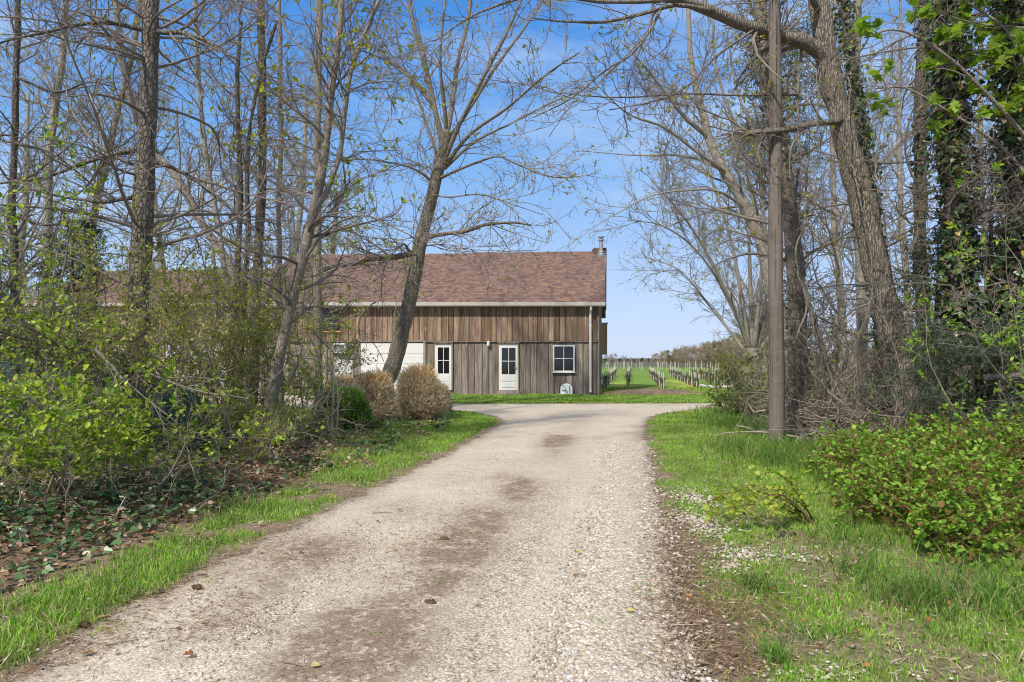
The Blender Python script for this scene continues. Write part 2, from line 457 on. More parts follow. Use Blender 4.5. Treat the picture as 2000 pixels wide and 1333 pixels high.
# ------------------------------------------------------------------ ground sheet
def axis(lo, hi, st, a, z):
    m = np.arange(lo, hi, st); l = [lo]; s = st
    while l[-1] > a: s *= 1.45; l.append(l[-1] - s)
    h = [m[-1]]; s = st
    while h[-1] < z: s *= 1.45; h.append(h[-1] + s)
    return np.concatenate([l[:0:-1], m, h[1:]])
ax_, ay_ = axis(-14, 15, .12, -3500, 3500), axis(-4, 31, .12, -40, 4500)
X, Y = np.meshgrid(ax_, ay_, indexing='ij'); xf, yf = X.ravel(), Y.ravel()
g_ = grass_den(xf, yf); s_ = -road(xf, yf); n1 = fnoise(xf, yf, .9); n2 = fnoise(xf, yf, 3.3)
soil = np.array([.21, .155, .115]); litter = np.array([.15, .105, .07]); green = np.array([.18, .29, .055]); straw = np.array([.36, .285, .20])
c = soil[None] * (1 - n2[:, None] * .5) + straw[None] * (n2[:, None] * .45)
lb = (sstep(.8, 1.6, Lx(yf) - xf) * (yf < 19))[:, None]; c = c * (1 - lb) + litter * lb * (.6 + .8 * n1[:, None])
c = c * (1 - .72 * g_[:, None]) + green * .72 * g_[:, None] * (.75 + .5 * n1[:, None])
field = sstep(29.5, 33, yf)[:, None] * np.ones(3); lane = fnoise(xf - .176 * yf, yf * .15, .5)[:, None]
fc = np.array([.16, .25, .05]) * (.7 + .5 * fnoise(xf, yf, .35)[:, None]) + np.array([.22, .17, .02]) * sstep(.45, .62, lane) * (1 - sstep(40, 60, yf))[:, None]
c = c * (1 - field) + fc * field
far = sstep(105, 135, yf)[:, None]; c = c * (1 - far) + np.array([.11, .115, .075]) * far
G = Geo(); nx, ny = X.shape
ii = (np.arange(nx - 1)[:, None] * ny + np.arange(ny - 1)[None]).ravel()
G.add(np.stack([xf, yf, gz(xf, yf)], 1), [np.stack([ii, ii + ny, ii + ny + 1, ii + 1], 1)], c)
m, nt, out = new_mat('ground_soil_and_turf'); b = NB(nt); P_ = b.geoco()
k = b.noise(P_, 22, 6, .7); k2 = b.noise(P_, 3, 4, .6)
cc = b.mix(1.0, b.attr(), b.ramp(k, [(.3, (.5, .47, .45)), (.5, (1, 1, 1)), (.72, (1.5, 1.45, 1.35))]), 'MULTIPLY')
cc = b.mix(1.0, cc, b.ramp(k2, [(.3, (.8, .8, .8)), (.7, (1.2, 1.2, 1.2))]), 'MULTIPLY')
b.bsdf(out, cc, .95, b.bump(b.noise(P_, 40, 5, .7), .8, .03), .1)
tag(G.build('ground', m, smooth=True), kind='structure')

# ------------------------------------------------------------------ gravel driveway sheet
xs = np.arange(-34, 26, .1); ys = np.arange(-3.8, 29.6, .1)
X, Y = np.meshgrid(xs, ys, indexing='ij'); xf, yf = X.ravel(), Y.ravel(); sd = road(xf, yf)
u = np.clip((xf - Lx(yf)) / (Rx(yf) - Lx(yf)), -.3, 1.3); mainw = 1 - sstep(16, 20, yf)
def blob(px, py, wx, wy, a=1.0):
    p = at(px, py, CH * F / (py - HY)); return a * np.exp(-((xf - p[0]) / wx) ** 2 - ((yf - p[1]) / wy) ** 2)
dirt = np.exp(-((u - .50 + .06 * (1 - sstep(4, 9, yf))) / .10) ** 2) * mainw * (.25 + .75 * sstep(.40, .62, fnoise(xf, yf * .5, 1.3)))
for a in [(1010, 965, .20, .5, .8), (960, 1010, .35, .4, .6), (930, 1045, .3, .5, .8), (890, 1090, .33, .42, 1), (860, 1150, .28, .25, .8), (740, 1290, .3, .3, .9), (800, 1220, .35, .3, .45), (1245, 835, .3, .4, .35), (1085, 880, .25, 1.8, .28), (640, 1080, .35, .5, .5), (560, 1090, .3, .6, .6), (780, 1000, .5, .6, .4), (900, 940, .5, .5, .3), (420, 1230, .3, .2, .5), (500, 1160, .3, .3, .5)]: dirt = dirt + blob(*a)
dirt = dirt + .5 * (1 - sstep(.0, .4, sd + .3 * (fnoise(xf, yf, 2.5) - .5))) * mainw
stone = (np.exp(-((u - .93) / .11) ** 2) * (1 - sstep(9, 17, yf)) + .6 * np.exp(-((u - .66) / .06) ** 2) * (1 - sstep(7, 12, yf)) + .25 * np.exp(-((u - .3) / .1) ** 2) * (1 - sstep(4, 7, yf))) * mainw + .35 * (1 - mainw)
c = np.stack([np.clip(dirt, 0, 1), np.clip(stone, 0, 1), np.clip((sd + .5), 0, 2) / 2], 1)
keep = (sd > -.42).reshape(X.shape); cell = keep[:-1, :-1] & keep[1:, :-1] & keep[:-1, 1:] & keep[1:, 1:]
nx, ny = X.shape; ii = (np.arange(nx - 1)[:, None] * ny + np.arange(ny - 1)[None])[cell]
q = np.stack([ii, ii + ny, ii + ny + 1, ii + 1], 1); used, inv = np.unique(q, return_inverse=True)
V = np.stack([xf, yf, .006 + .022 * sstep(-.1, .6, sd) * mainw * (1 - np.exp(-((u - .28) / .12) ** 2) - np.exp(-((u - .78) / .12) ** 2)).clip(-.2, 1) + np.maximum(gz(xf, yf), 0) * 1.0 + .006 * fnoise(xf, yf, 4)], 1)
G = Geo(); G.add(V[used], [inv.reshape(-1, 4)], c[used])
m, nt, out = new_mat('pale_gravel'); b = NB(nt); P_ = b.geoco()
sp = b.n('SeparateColor', ins={0: b.attr()}); dr_, st_, ed_ = sp.outputs
big = b.noise(P_, .8, 4, .6); mid = b.noise(P_, 5, 5, .65); fine = b.noise(P_, 60, 4, .75)
vor = b.n('TexVoronoi', ins={'Vector': P_, 'Scale': 55.0}); vd, vc = vor.outputs['Distance'], vor.outputs['Color']
vor2 = b.n('TexVoronoi', ins={'Vector': P_, 'Scale': 26.0, 'Randomness': 1.0})
sand = b.ramp(b.math('ADD', b.math('MULTIPLY', big, .5), b.math('MULTIPLY', mid, .5)), [(.3, (.44, .375, .305)), (.5, (.56, .495, .415)), (.7, (.65, .59, .505))])
vsep = b.n('SeparateColor', ins={0: vc}).outputs[0]
peb = b.ramp(vsep, [(0, (.28, .23, .18)), (.35, (.50, .43, .35)), (.7, (.64, .57, .48)), (.92, (.74, .69, .61)), (1, (.34, .32, .31))])
c = b.mix(b.math('MULTIPLY', b.mapr(vsep, .45, .6, 0, 1), b.mapr(b.math('ADD', st_, b.math('MULTIPLY', mid, .6)), .15, .8, .18, .95)), sand, peb)
f2 = b.noise(P_, 26, 3, .6); c = b.mix(b.mapr(fine, .55, .68, 0, .65), c, (.22, .17, .13)); c = b.mix(b.mapr(f2, .60, .72, 0, .4), c, (.25, .195, .15))
c = b.mix(b.mapr(fine, .32, .46, .6, 0), c, (.66, .60, .52)); c = b.mix(b.mapr(b.noise(P_, 2.3, 6, .75), .52, .68, 0, .4), c, (.33, .265, .205))
dm = b.math('MULTIPLY', dr_, b.mapr(b.math('ADD', b.math('MULTIPLY', mid, .45), b.math('ADD', b.math('MULTIPLY', fine, .4), b.math('MULTIPLY', f2, .4))), .495, .67, .0, 1.25))
gap = b.math('MULTIPLY', b.mapr(vd, .42, .66, 0, .6), b.mapr(b.math('ADD', st_, b.math('MULTIPLY', mid, .8)), .3, .9, .25, 1)); c = b.mix(gap, c, (.2, .155, .12)); vd2 = b.n('TexVoronoi', ins={'Vector': P_, 'Scale': 120.0}).outputs; c = b.mix(1.0, c, b.ramp(b.n('SeparateColor', ins={0: vd2['Color']}).outputs[1], [(0, (.66, .64, .62)), (.5, (1, 1, 1)), (1, (1.25, 1.23, 1.2))]), 'MULTIPLY')
c = b.mix(b.math('MINIMUM', dm, .92), c, b.ramp(fine, [(.35, (.11, .075, .055)), (.55, (.22, .16, .12)), (.7, (.36, .28, .21))]))
bs = b.n('BsdfPrincipled', ins={'Base Color': c, 'Roughness': .95}); bs.inputs['Specular IOR Level'].default_value = .12
hh = b.math('ADD', b.math('MULTIPLY', b.math('SUBTRACT', 1.0, vd), .5), b.math('ADD', b.math('MULTIPLY', fine, .8), b.math('MULTIPLY', mid, .6)))
nt.links.new(b.bump(hh, .55, .012), bs.inputs['Normal'])
tr = b.n('BsdfTransparent')
edge = b.math('GREATER_THAN', b.math('ADD', b.math('MULTIPLY', ed_, 2.0), b.math('ADD', b.math('MULTIPLY', b.math('SUBTRACT', mid, .5), .75), b.math('MULTIPLY', b.math('SUBTRACT', fine, .5), .7))), .52)
mx = b.n('MixShader', ins={0: edge, 1: tr.outputs[0], 2: bs.outputs[0]}); nt.links.new(mx.outputs[0], out.inputs[0])
tag(G.build('gravel_driveway', m, smooth=True), kind='structure')

# ------------------------------------------------------------------ loose pebbles
def pebbles(px, py, r, cols, zs=.55):
    t = (1 + 5 ** .5) / 2
    iv = nrm(np.array([(-1, t, 0), (1, t, 0), (-1, -t, 0), (1, -t, 0), (0, -1, t), (0, 1, t), (0, -1, -t), (0, 1, -t), (t, 0, -1), (t, 0, 1), (-t, 0, -1), (-t, 0, 1)], float))
    fi = np.array([(0, 11, 5), (0, 5, 1), (0, 1, 7), (0, 7, 10), (0, 10, 11), (1, 5, 9), (5, 11, 4), (11, 10, 2), (10, 7, 6), (7, 1, 8), (3, 9, 4), (3, 4, 2), (3, 2, 6), (3, 6, 8), (3, 8, 9), (4, 9, 5), (2, 4, 11), (6, 2, 10), (8, 6, 7), (9, 8, 1)])
    n = len(px); a = rng.random(n) * 6.283
    ax = r[:, None] * np.stack([1 + .35 * rng.random(n), .7 + .3 * rng.random(n), zs * (.8 + .5 * rng.random(n))], 1)
    v = iv[None] * ax[:, None] * (1 + .12 * rng.normal(size=(n, 12, 1)))
    ca, sa = np.cos(a)[:, None], np.sin(a)[:, None]
    x = v[..., 0] * ca - v[..., 1] * sa; y = v[..., 0] * sa + v[..., 1] * ca
    z = v[..., 2] + (np.maximum(gz(px, py), 0) + .012 + r * .05)[:, None]
    return np.stack([x + px[:, None], y + py[:, None], z], -1), fi, cols
PX, PY = [], []
def scat(n, x0, x1, y0, y1, den, ypow=1.0):
    y = y0 * (y1 / y0) ** (rng.random(n) ** ypow); x = x0 + (x1 - x0) * rng.random(n)
    k = rng.random(n) < den(x, y); return x[k], y[k]
def uu(x, y): return (x - Lx(y)) / (Rx(y) - Lx(y))
a = scat(80000, -2.6, 3.0, 3.0, 13, lambda x, y: np.clip(np.exp(-((uu(x, y) - .90) / .085) ** 2) * (.75 + .9 * (fnoise(x, y, 2.2) - .3)) + .35 * np.exp(-((uu(x, y) - .64) / .07) ** 2) * fnoise(x, y, 1.5) + .05 * ((uu(x, y) > .02) & (uu(x, y) < 1)) + .10 * np.exp(-((uu(x, y) - .35) / .2) ** 2) * (y < 4.6), 0, 1)); PX.append(a[0]); PY.append(a[1])
for (qx, qy, sx, sy, n) in [(1355, 975, .16, .28, 330), (1375, 1030, .20, .26, 420), (1350, 1015, .12, .2, 160), (1450, 1085, .20, .16, 330), (1425, 1110, .1, .1, 110), (1330, 1225, .12, .12, 150), (1560, 1095, .15, .1, 60), (1600, 1320, .3, .05, 60), (1340, 1290, .1, .1, 120), (1010, 790, 1, .3, 0)]:
    p = at(qx, qy, CH * F / (qy - HY)); PX.append(p[0] + sx * .8 * rng.normal(size=n)); PY.append(p[1] + sy * rng.normal(size=n))
a = scat(30000, .1, 1.5, 3.0, 6.8, lambda x, y: np.clip(np.exp(-((uu(x, y) - .89) / .09) ** 2) * (.5 + 1.2 * (fnoise(x, y, 2.2) - .25)), 0, 1)); PX.append(a[0]); PY.append(a[1])
a = scat(900, 1.2, 3.2, 3.2, 6, lambda x, y: .6 * fnoise(x, y, 1.5)); PX.append(a[0]); PY.append(a[1])
PX = np.concatenate(PX); PY = np.concatenate(PY); n = len(PX)
r = .0052 + .0085 * rng.random(n) ** 2 * np.where(uu(PX, PY) > .78, 1.25, .7) + .0006 * PY
pal = np.array([(.55, .48, .40), (.65, .59, .52), (.46, .38, .30), (.36, .32, .28), (.58, .44, .31), (.70, .66, .60), (.27, .25, .23), (.5, .43, .36)])
pc = pal[rng.choice(8, n, p=[.24, .2, .16, .08, .08, .1, .04, .1])] * (.62 + .42 * rng.random((n, 1)))
V, fi, _ = pebbles(PX, PY, r, None)
G = Geo(); G.add(V.reshape(-1, 3), [(fi[None] + (np.arange(n) * 12)[:, None, None]).reshape(-1, 3)], np.repeat(pc, 12, 0))
m, nt, out = new_mat('pebble_stone'); b = NB(nt)
b.bsdf(out, b.mix(1.0, b.attr(), b.ramp(b.noise(b.geoco(), 90, 3), [(.3, (.75,) * 3), (.7, (1.2,) * 3)]), 'MULTIPLY'), .8, None, .25)
tag(G.build('gravel', m, smooth=True), 'loose pale pebbles along the driveway edge', 'gravel', kind='stuff')

# ------------------------------------------------------------------ grass blades
G = Geo()
def blades(x, y, h, wd, cols, lean=.45):
    n = len(x); z = gz(x, y) - .01; a = rng.random(n) * 6.283; ph = rng.random(n) * 6.283
    w = np.stack([np.cos(a), np.sin(a), np.zeros(n)], 1) * (wd / 2)[:, None]
    ld = np.stack([np.cos(ph), np.sin(ph), np.zeros(n)], 1) * (h * lean * (.3 + rng.random(n)))[:, None]
    b0 = np.stack([x, y, z], 1); up = np.array([0, 0, 1.0]) * h[:, None]
    mid = b0 + up * .6 + ld * .35; tip = b0 + up * (.95 - .15 * rng.random(n))[:, None] + ld
    V = np.stack([b0 - w, b0 + w, mid + w * .8, mid - w * .8, tip], 1); k = (np.arange(n) * 5)[:, None]
    c = np.asarray(cols)[rng.integers(0, len(cols), n)] * (.7 + .6 * rng.random((n, 1))) * (.62 + .76 * fnoise(x, y, 2.6))[:, None]
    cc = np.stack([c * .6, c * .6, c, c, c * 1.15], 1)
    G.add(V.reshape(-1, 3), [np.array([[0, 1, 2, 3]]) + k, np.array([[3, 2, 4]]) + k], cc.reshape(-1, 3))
LAWN = [(.22, .42, .05), (.18, .37, .045), (.29, .47, .075), (.25, .44, .055), (.36, .44, .12), (.40, .38, .19)]
def lawn(n, x0, x1, y0, y1, h, wd, den=grass_den, ypow=1.0, cols=LAWN, lean=.45):
    x, y = scat(n, x0, x1, y0, y1, den, ypow)
    hh = h * (.5 + .8 * rng.random(len(x))) * (.6 + .8 * fnoise(x, y, 1.7)); blades(x, y, hh, wd * (.7 + .6 * rng.random(len(x))) * (.8 + .07 * y), cols, lean)
dl = lambda x, y: grass_den(x, y) * (x < Lx(y) + .05); drr = lambda x, y: grass_den(x, y) * (x > Rx(y) - .05)
lawn(150000, -4.6, .1, 3.2, 18.5, .085, .006, dl)
lawn(300000, .8, 7.2, 3.1, 19, .06, .0055, drr)
lawn(60000, -7, 9, 16.5, 22.8, .08, .012)
lawn(70000, -9, 16, 23.4, 29.6, .075, .016)
lawn(26000, 3.5, 24, 28.5, 36, .10, .03, lambda x, y: ((x > 3.9 + .15 * (y - 29.6)) & (y > 28.5)) * .9, cols=LAWN + [(.3, .3, .04)])
# taller rough grass round the pole and along the brambles
def tall(px, py, n, sx, sy, h=.3):
    p = at(px, py, CH * F / (py - HY)); x = p[0] + sx * rng.normal(size=n); y = p[1] + sy * rng.normal(size=n)
    k = -road(x, y) > .15; x, y = x[k], y[k]; blades(x, y, h * (.45 + .75 * rng.random(len(x))), .007 * (.8 + .07 * y), [(.12, .25, .045), (.16, .30, .055), (.10, .21, .04), (.28, .31, .1)], .7)
for a in [(1500, 885, 900, .5, .7, .32), (1570, 905, 1500, .45, .6, .36), (1450, 835, 1500, .5, 1.4, .28), (1420, 812, 900, .4, 1.5, .25), (1650, 925, 900, .4, .5, .3), (1640, 1060, 260, .2, .25, .2), (1720, 1140, 240, .15, .25, .2), (1790, 1180, 260, .15, .15, .22), (1930, 1180, 320, .2, .2, .28), (1860, 1250, 70, .15, .15, .15), (1480, 1150, 260, .07, .10, .11), (1510, 1290, 160, .04, .05, .13), (1590, 1240, 120, .15, .1, .1), (1790, 880, 500, .6, .6, .3), (470, 1000, 250, .2, .25, .2), (620, 870, 400, .35, .5, .25), (700, 850, 500, .4, .5, .22)]: tall(*a)
for (qx, qy) in [(928, 1041), (922, 1055), (901, 1075), (847, 1148), (882, 1140), (750, 1244), (1255, 1130), (1250, 1160), (1285, 1150), (1180, 1220), (210, 1235), (225, 1180), (400, 1140)]:
    p = at(qx, qy, CH * F / (qy - HY)); k = 45; blades(p[0] + .06 * rng.normal(size=k), p[1] + .05 * rng.normal(size=k), .05 * (.4 + rng.random(k)), np.full(k, .007), LAWN, 1.2)
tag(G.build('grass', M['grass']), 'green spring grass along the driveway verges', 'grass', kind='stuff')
# dry straw lying in the verge
G = Geo()
x, y = scat(48000, -7, 6.5, 3.1, 17, lambda x, y: (-road(x, y) > .02) * (.25 + .9 * (fnoise(x + 4, y, 1.4) - .25)) * np.where(x < 0, 1, (x < Rx(y) + 3.4)))
n = len(x); a = rng.random(n) * 6.283; ln = .04 + .10 * rng.random(n)
p0 = np.stack([x, y, gz(x, y) + .012 + .03 * rng.random(n)], 1); dd = np.stack([np.cos(a), np.sin(a), .25 * rng.normal(size=n)], 1) * ln[:, None]
pal = np.array([(.42, .33, .23), (.30, .21, .145), (.50, .42, .31), (.24, .16, .11)])
G.leaves(p0, dd, np.tile([0, 0, 1.0], (n, 1)) + .3 * rng.normal(size=(n, 3)), ln, .006 + .0006 * y, pal[rng.integers(0, 4, n)], 'blade', 0)
nb = []
for (qx, qy, sx, sy, k) in [(1010, 965, .25, .6, 900), (930, 1045, .3, .5, 900), (890, 1090, .33, .42, 1200), (860, 1150, .28, .25, 700), (740, 1290, .3, .3, 900), (640, 1080, .35, .5, 600), (560, 1090, .3, .6, 500), (420, 1220, .25, .25, 700), (340, 1180, .25, .3, 600), (1330, 1120, .14, .5, 1500), (1340, 1210, .15, .3, 1400), (1310, 1040, .14, .6, 900), (1400, 1290, .2, .12, 900), (1460, 1200, .2, .15, 900), (150, 1270, .2, .2, 700)]:
    p = at(qx, qy, CH * F / (qy - HY)); nb.append(np.stack([p[0] + sx * rng.normal(size=k), p[1] + sy * rng.normal(size=k)], 1))
nb = np.concatenate(nb); x, y = nb.T; n = len(x); a = rng.random(n) * 6.283; ln = .03 + .05 * rng.random(n)
p0 = np.stack([x, y, np.maximum(gz(x, y), 0) + .02 + .012 * rng.random(n)], 1); dd = np.stack([np.cos(a), np.sin(a), .12 * rng.normal(size=n)], 1)
G.leaves(p0, dd, np.tile([0, 0, 1.0], (n, 1)) + .3 * rng.normal(size=(n, 3)), ln, .0035 + .0004 * y, np.array([(.26, .16, .10), (.34, .22, .14), (.18, .11, .07), (.42, .31, .21)])[rng.integers(0, 4, n)], 'blade', 0)
tag(G.build('dry_grass', M['dry']), 'dry straw and pine needles lying on the verges', 'straw', kind='stuff')
# ------------------------------------------------------------------ ivy carpet and leaf litter on the left bank, weeds on the right
bank = lambda x, y: sstep(.85, 1.3, Lx(y) - x + .5 * (fnoise(x, y, 1.5) - .5)) * (y < 17.5)
def carpet(name, n, den, size, cols, tmpl, hmax, mat, label, cat, x0=-9, x1=-.5, y0=3.4, y1=17, flat=.75):
    x, y = scat(n, x0, x1, y0, y1, den); n = len(x); G = Geo()
    pos = np.stack([x, y, gz(x, y) + .01 + hmax * rng.random(n) ** 1.5 * (.4 + fnoise(x, y, 1.8))], 1)
    d = nrm(rng.normal(size=(n, 3)) * np.array([1, 1, .35])); nor = nrm(np.array([0, 0, flat]) + (1 - flat) * 1.6 * rng.normal(size=(n, 3)))
    cols = np.asarray(cols); l = size * (.55 + .8 * rng.random(n)) * (.85 + .03 * y)
    G.leaves(pos, d, nor, l, l * .9, cols[rng.integers(0, len(cols), n)] * (.65 + .7 * rng.random((n, 1))), tmpl, .2)
    tag(G.build(name, mat), label, cat, kind='stuff')
carpet('ivy_ground_cover', 21000, lambda x, y: bank(x, y) * sstep(.33, .52, fnoise(x, y, 1.1)), .062, [(.05, .11, .04), (.075, .15, .05), (.04, .08, .035), (.11, .19, .07)], 'ivy', .14, M['ivy'], 'dark green ivy carpeting the left bank', 'ivy')
carpet('leaf_litter', 27000, lambda x, y: bank(x, y) * .9 + .015 * ((-road(x, y) > 0) & (x < 0)), .05, [(.27, .165, .10), (.36, .24, .155), (.46, .35, .25), (.19, .115, .075), (.52, .42, .32)], 'leaf', .07, M['dry'], 'brown dead leaves littering the left bank', 'leaves')
carpet('weeds', 15000, lambda x, y: sstep(1.9, 3.0, x - Rx(y)) * (.3 + fnoise(x, y, 1.2)), .05, GREEN + [(.2, .28, .05)], 'round', .16, M['leaf'], 'low leafy weeds growing under the right hand brambles and trees', 'weeds', 1.5, 9.5, 3.2, 16)
carpet('undergrowth', 13000, lambda x, y: (Lx(y) - x > 2.0 + .5 * sstep(12, 15, y)) * (y > 8) * sstep(.35, .55, fnoise(x, y, .9)), .055, [(.30, .43, .06), (.23, .36, .05), (.38, .45, .08), (.17, .28, .04)], 'leaf', .5, M['leaf'], 'fresh green undergrowth between the trees on the left', 'undergrowth', -10, -.9, 8, 20)
carpet('leaf_scraps', 2200, lambda x, y: (x > Rx(y) + .3) * (.15 + .8 * (fnoise(x, y, 2) > .5)), .034, [(.24, .14, .07), (.34, .24, .15), (.42, .2, .06), (.16, .1, .06)], 'leaf', .05, M['dry'], 'scattered dead leaves in the right hand grass', 'leaves', .9, 8, 3.2, 15)
# ================================================================== barn
BY = 29.6
bx_ = lambda px, Y=BY: (px - CX) / F * Y
bz_ = lambda py, Y=BY: CH - (py - HY) / F * Y
def mat_wood(name, cols, grain=1.0):
    m, nt, out = new_mat(name); b = NB(nt); a = b.attr()
    sh = b.mix(1.0, a, (0, 9, 61, 1), 'MULTIPLY'); ad = lambda v: b.n('VectorMath', operation='ADD', ins={0: v, 1: sh}).outputs[0]
    co = ad(b.geoco((22, 14, .8))); n1 = b.noise(co, 1.6, 8, .75); n2 = b.noise(ad(b.geoco((4, 4, .45))), 1.3, 4); kn = b.n('TexVoronoi', ins={'Vector': b.geoco((3.4, .1, .75)), 'Scale': 1.0, 'Randomness': 1.0}).outputs['Distance']
    c = b.ramp(b.math('ADD', b.math('MULTIPLY', n1, .65), b.math('MULTIPLY', n2, .35)), [(.36, cols[0]), (.47, cols[1]), (.57, cols[2]), (.70, cols[3])])
    c = b.mix(1.0, c, a, 'MULTIPLY')
    c = b.mix(b.mapr(kn, .05, .11, .75, 0), c, cols[4])
    b.bsdf(out, c, .88, b.bump(n1, .5, .01), .15); return m
M['wood_up'] = mat_wood('weathered_brown_boards', [(.10, .066, .048), (.265, .182, .128), (.42, .305, .22), (.66, .52, .39), (.66, .46, .29)])
M['wood_lo'] = mat_wood('weathered_grey_boards', [(.095, .076, .066), (.235, .197, .172), (.37, .32, .283), (.56, .505, .455), (.54, .44, .35)])
M['white'] = mat_plain('white_paint', (.70, .69, .66), .5, .06, 3, .05)
M['bright_white'] = mat_plain('bright_white_plastic', (.86, .86, .85), .5, .04, 3, 0)
M['cream'] = mat_plain('cream_metal', (.46, .435, .39), .5, .1, 3, .05)
M['glass'] = mat_plain('dark_window_glass', (.012, .014, .016), .06, .2, 2, 0, .6)
M['slate'] = mat_plain('dark_louvre_paint', (.05, .055, .06), .6, .2, 3, .1)
M['steel'] = mat_plain('weathered_steel', (.45, .44, .42), .38, .2, 6, .1, .4, .75)
M['galv'] = mat_plain('grey_metal_box', (.28, .29, .29), .5, .15, 4, .1)
m, nt, out = new_mat('red_brown_shingles'); b = NB(nt)
uvn = b.n('UVMap'); sx = b.n('SeparateXYZ', ins={0: uvn.outputs[0]})
row = b.math('FLOOR', b.math('MULTIPLY', sx.outputs[1], 1 / .142)); off = b.math('FRACT', b.math('MULTIPLY', row, .618))
colm = b.math('FLOOR', b.math('ADD', b.math('MULTIPLY', sx.outputs[0], 1 / .16), b.math('MULTIPLY', off, 3.0)))
wn = b.n('TexWhiteNoise', noise_dimensions='2D', ins={'Vector': b.n('CombineXYZ', ins={0: colm, 1: row}).outputs[0]}).outputs['Value']
c = b.ramp(wn, [(0, (.105, .068, .063)), (.3, (.155, .098, .085)), (.6, (.19, .122, .10)), (.82, (.25, .155, .11)), (1, (.115, .09, .095))])
fr = b.math('FRACT', b.math('MULTIPLY', sx.outputs[1], 1 / .142))
c = b.mix(b.mapr(fr, 0, .2, .6, 0), c, (.07, .045, .045))
c = b.mix(b.mapr(b.noise(b.geoco(), .6, 4), .4, .7, 0, .3), c, (.15, .10, .09))
b.bsdf(out, c, .92, b.bump(b.math('ADD', fr, b.math('MULTIPLY', b.noise(b.geoco(), 40, 3), .4)), .5, .02), .12); M['shingle'] = m

barn = thing('barn', (-3.4, BY, 0), 'long weathered board barn with a red brown shingle roof behind the gravel turning area', 'barn')
def board_wall(name, x0, x1, z0, z1, yf, mat, parent, bw=.27, bat=.05, tint=((.75, 1.2))):
    g = Geo(); g.box(x0, x1, yf + .03, yf + .16, z0, z1, (.12, .11, .1))
    x = x0
    while x < x1 - .02:
        w_ = min(bw * random.uniform(.8, 1.2), x1 - x); k = random.uniform(*tint); j = random.uniform(-.006, .008)
        hue = np.array([1, random.uniform(.94, 1.03), random.uniform(.88, 1.05)])
        g.box(x + .010, x + w_ - .010, yf + j, yf + .028, z0 + random.uniform(0, .015), z1 - .01, hue * k)
        if random.random() < .8: g.box(x + w_ - bat / 2, x + w_ + bat / 2 * (1 if x + w_ + bat / 2 < x1 else 0), yf - .022 + random.uniform(-.004, .004), yf - .008, z0 + .012, z1 - .012, np.array([1, .97, .93]) * random.uniform(.4, 1.05))
        x += w_
    return g.build(name, M[mat], parent, parent.location)
ZB, ZE = 2.31, 4.02
XL, XR = -10.9, 3.73
board_wall('upper_wall', XL, XR, ZB + .03, ZE, BY - .04, 'wood_up', barn, .23, .05, (.5, 1.15))
board_wall('lower_wall', XL, XR, .02, ZB, BY, 'wood_lo', barn, .27, .045, (.55, 1.12))
g = Geo(); g.box(XL, XR + .02, BY - .075, BY - .02, ZB - .01, ZB + .024, (.85, .8, .75)); g.build('ledge', M['wood_lo'], barn, barn.location)
# gable side, angled back
gs = lambda y: XR + .149 * (y - BY)
g = Geo(); k = .149 / math.hypot(1, .149)
for i in range(30):
    y0 = BY + .0 + i * .29; y1 = y0 + .28; t = random.uniform(.6, 1.0)
    top = ZE + min(1, (y0 - BY) / 4.5 if y0 < BY + 4.5 else (BY + 9 - y0) / 4.5) * 2.6
    g.add([[gs(y0), y0, 0], [gs(y1), y1, 0], [gs(y1), y1, top], [gs(y0), y0, top], [gs(y0) - .15, y0, 0], [gs(y1) - .15, y1, 0], [gs(y1) - .15, y1, top], [gs(y0) - .15, y0, top]], [np.array([[0, 1, 2, 3], [5, 4, 7, 6], [3, 2, 6, 7], [1, 5, 6, 2], [4, 0, 3, 7]])], (t, t, t))
g.build('gable_wall', M['wood_lo'], barn, barn.location)
g = Geo(); g.box(XL, XR + 1.1, BY + 8.7, BY + 8.85, 0, ZE); g.box(XL, XL + .15, BY + .2, BY + 8.7, 0, ZE + .4); g.build('rear_wall', M['wood_lo'], barn, barn.location)
g = Geo(); g.box(XR - .015, XR + .045, BY - .055, BY + .10, .02, ZE - .05, (.9, .85, .8)); g.build('corner_board', M['wood_lo'], barn, barn.location)
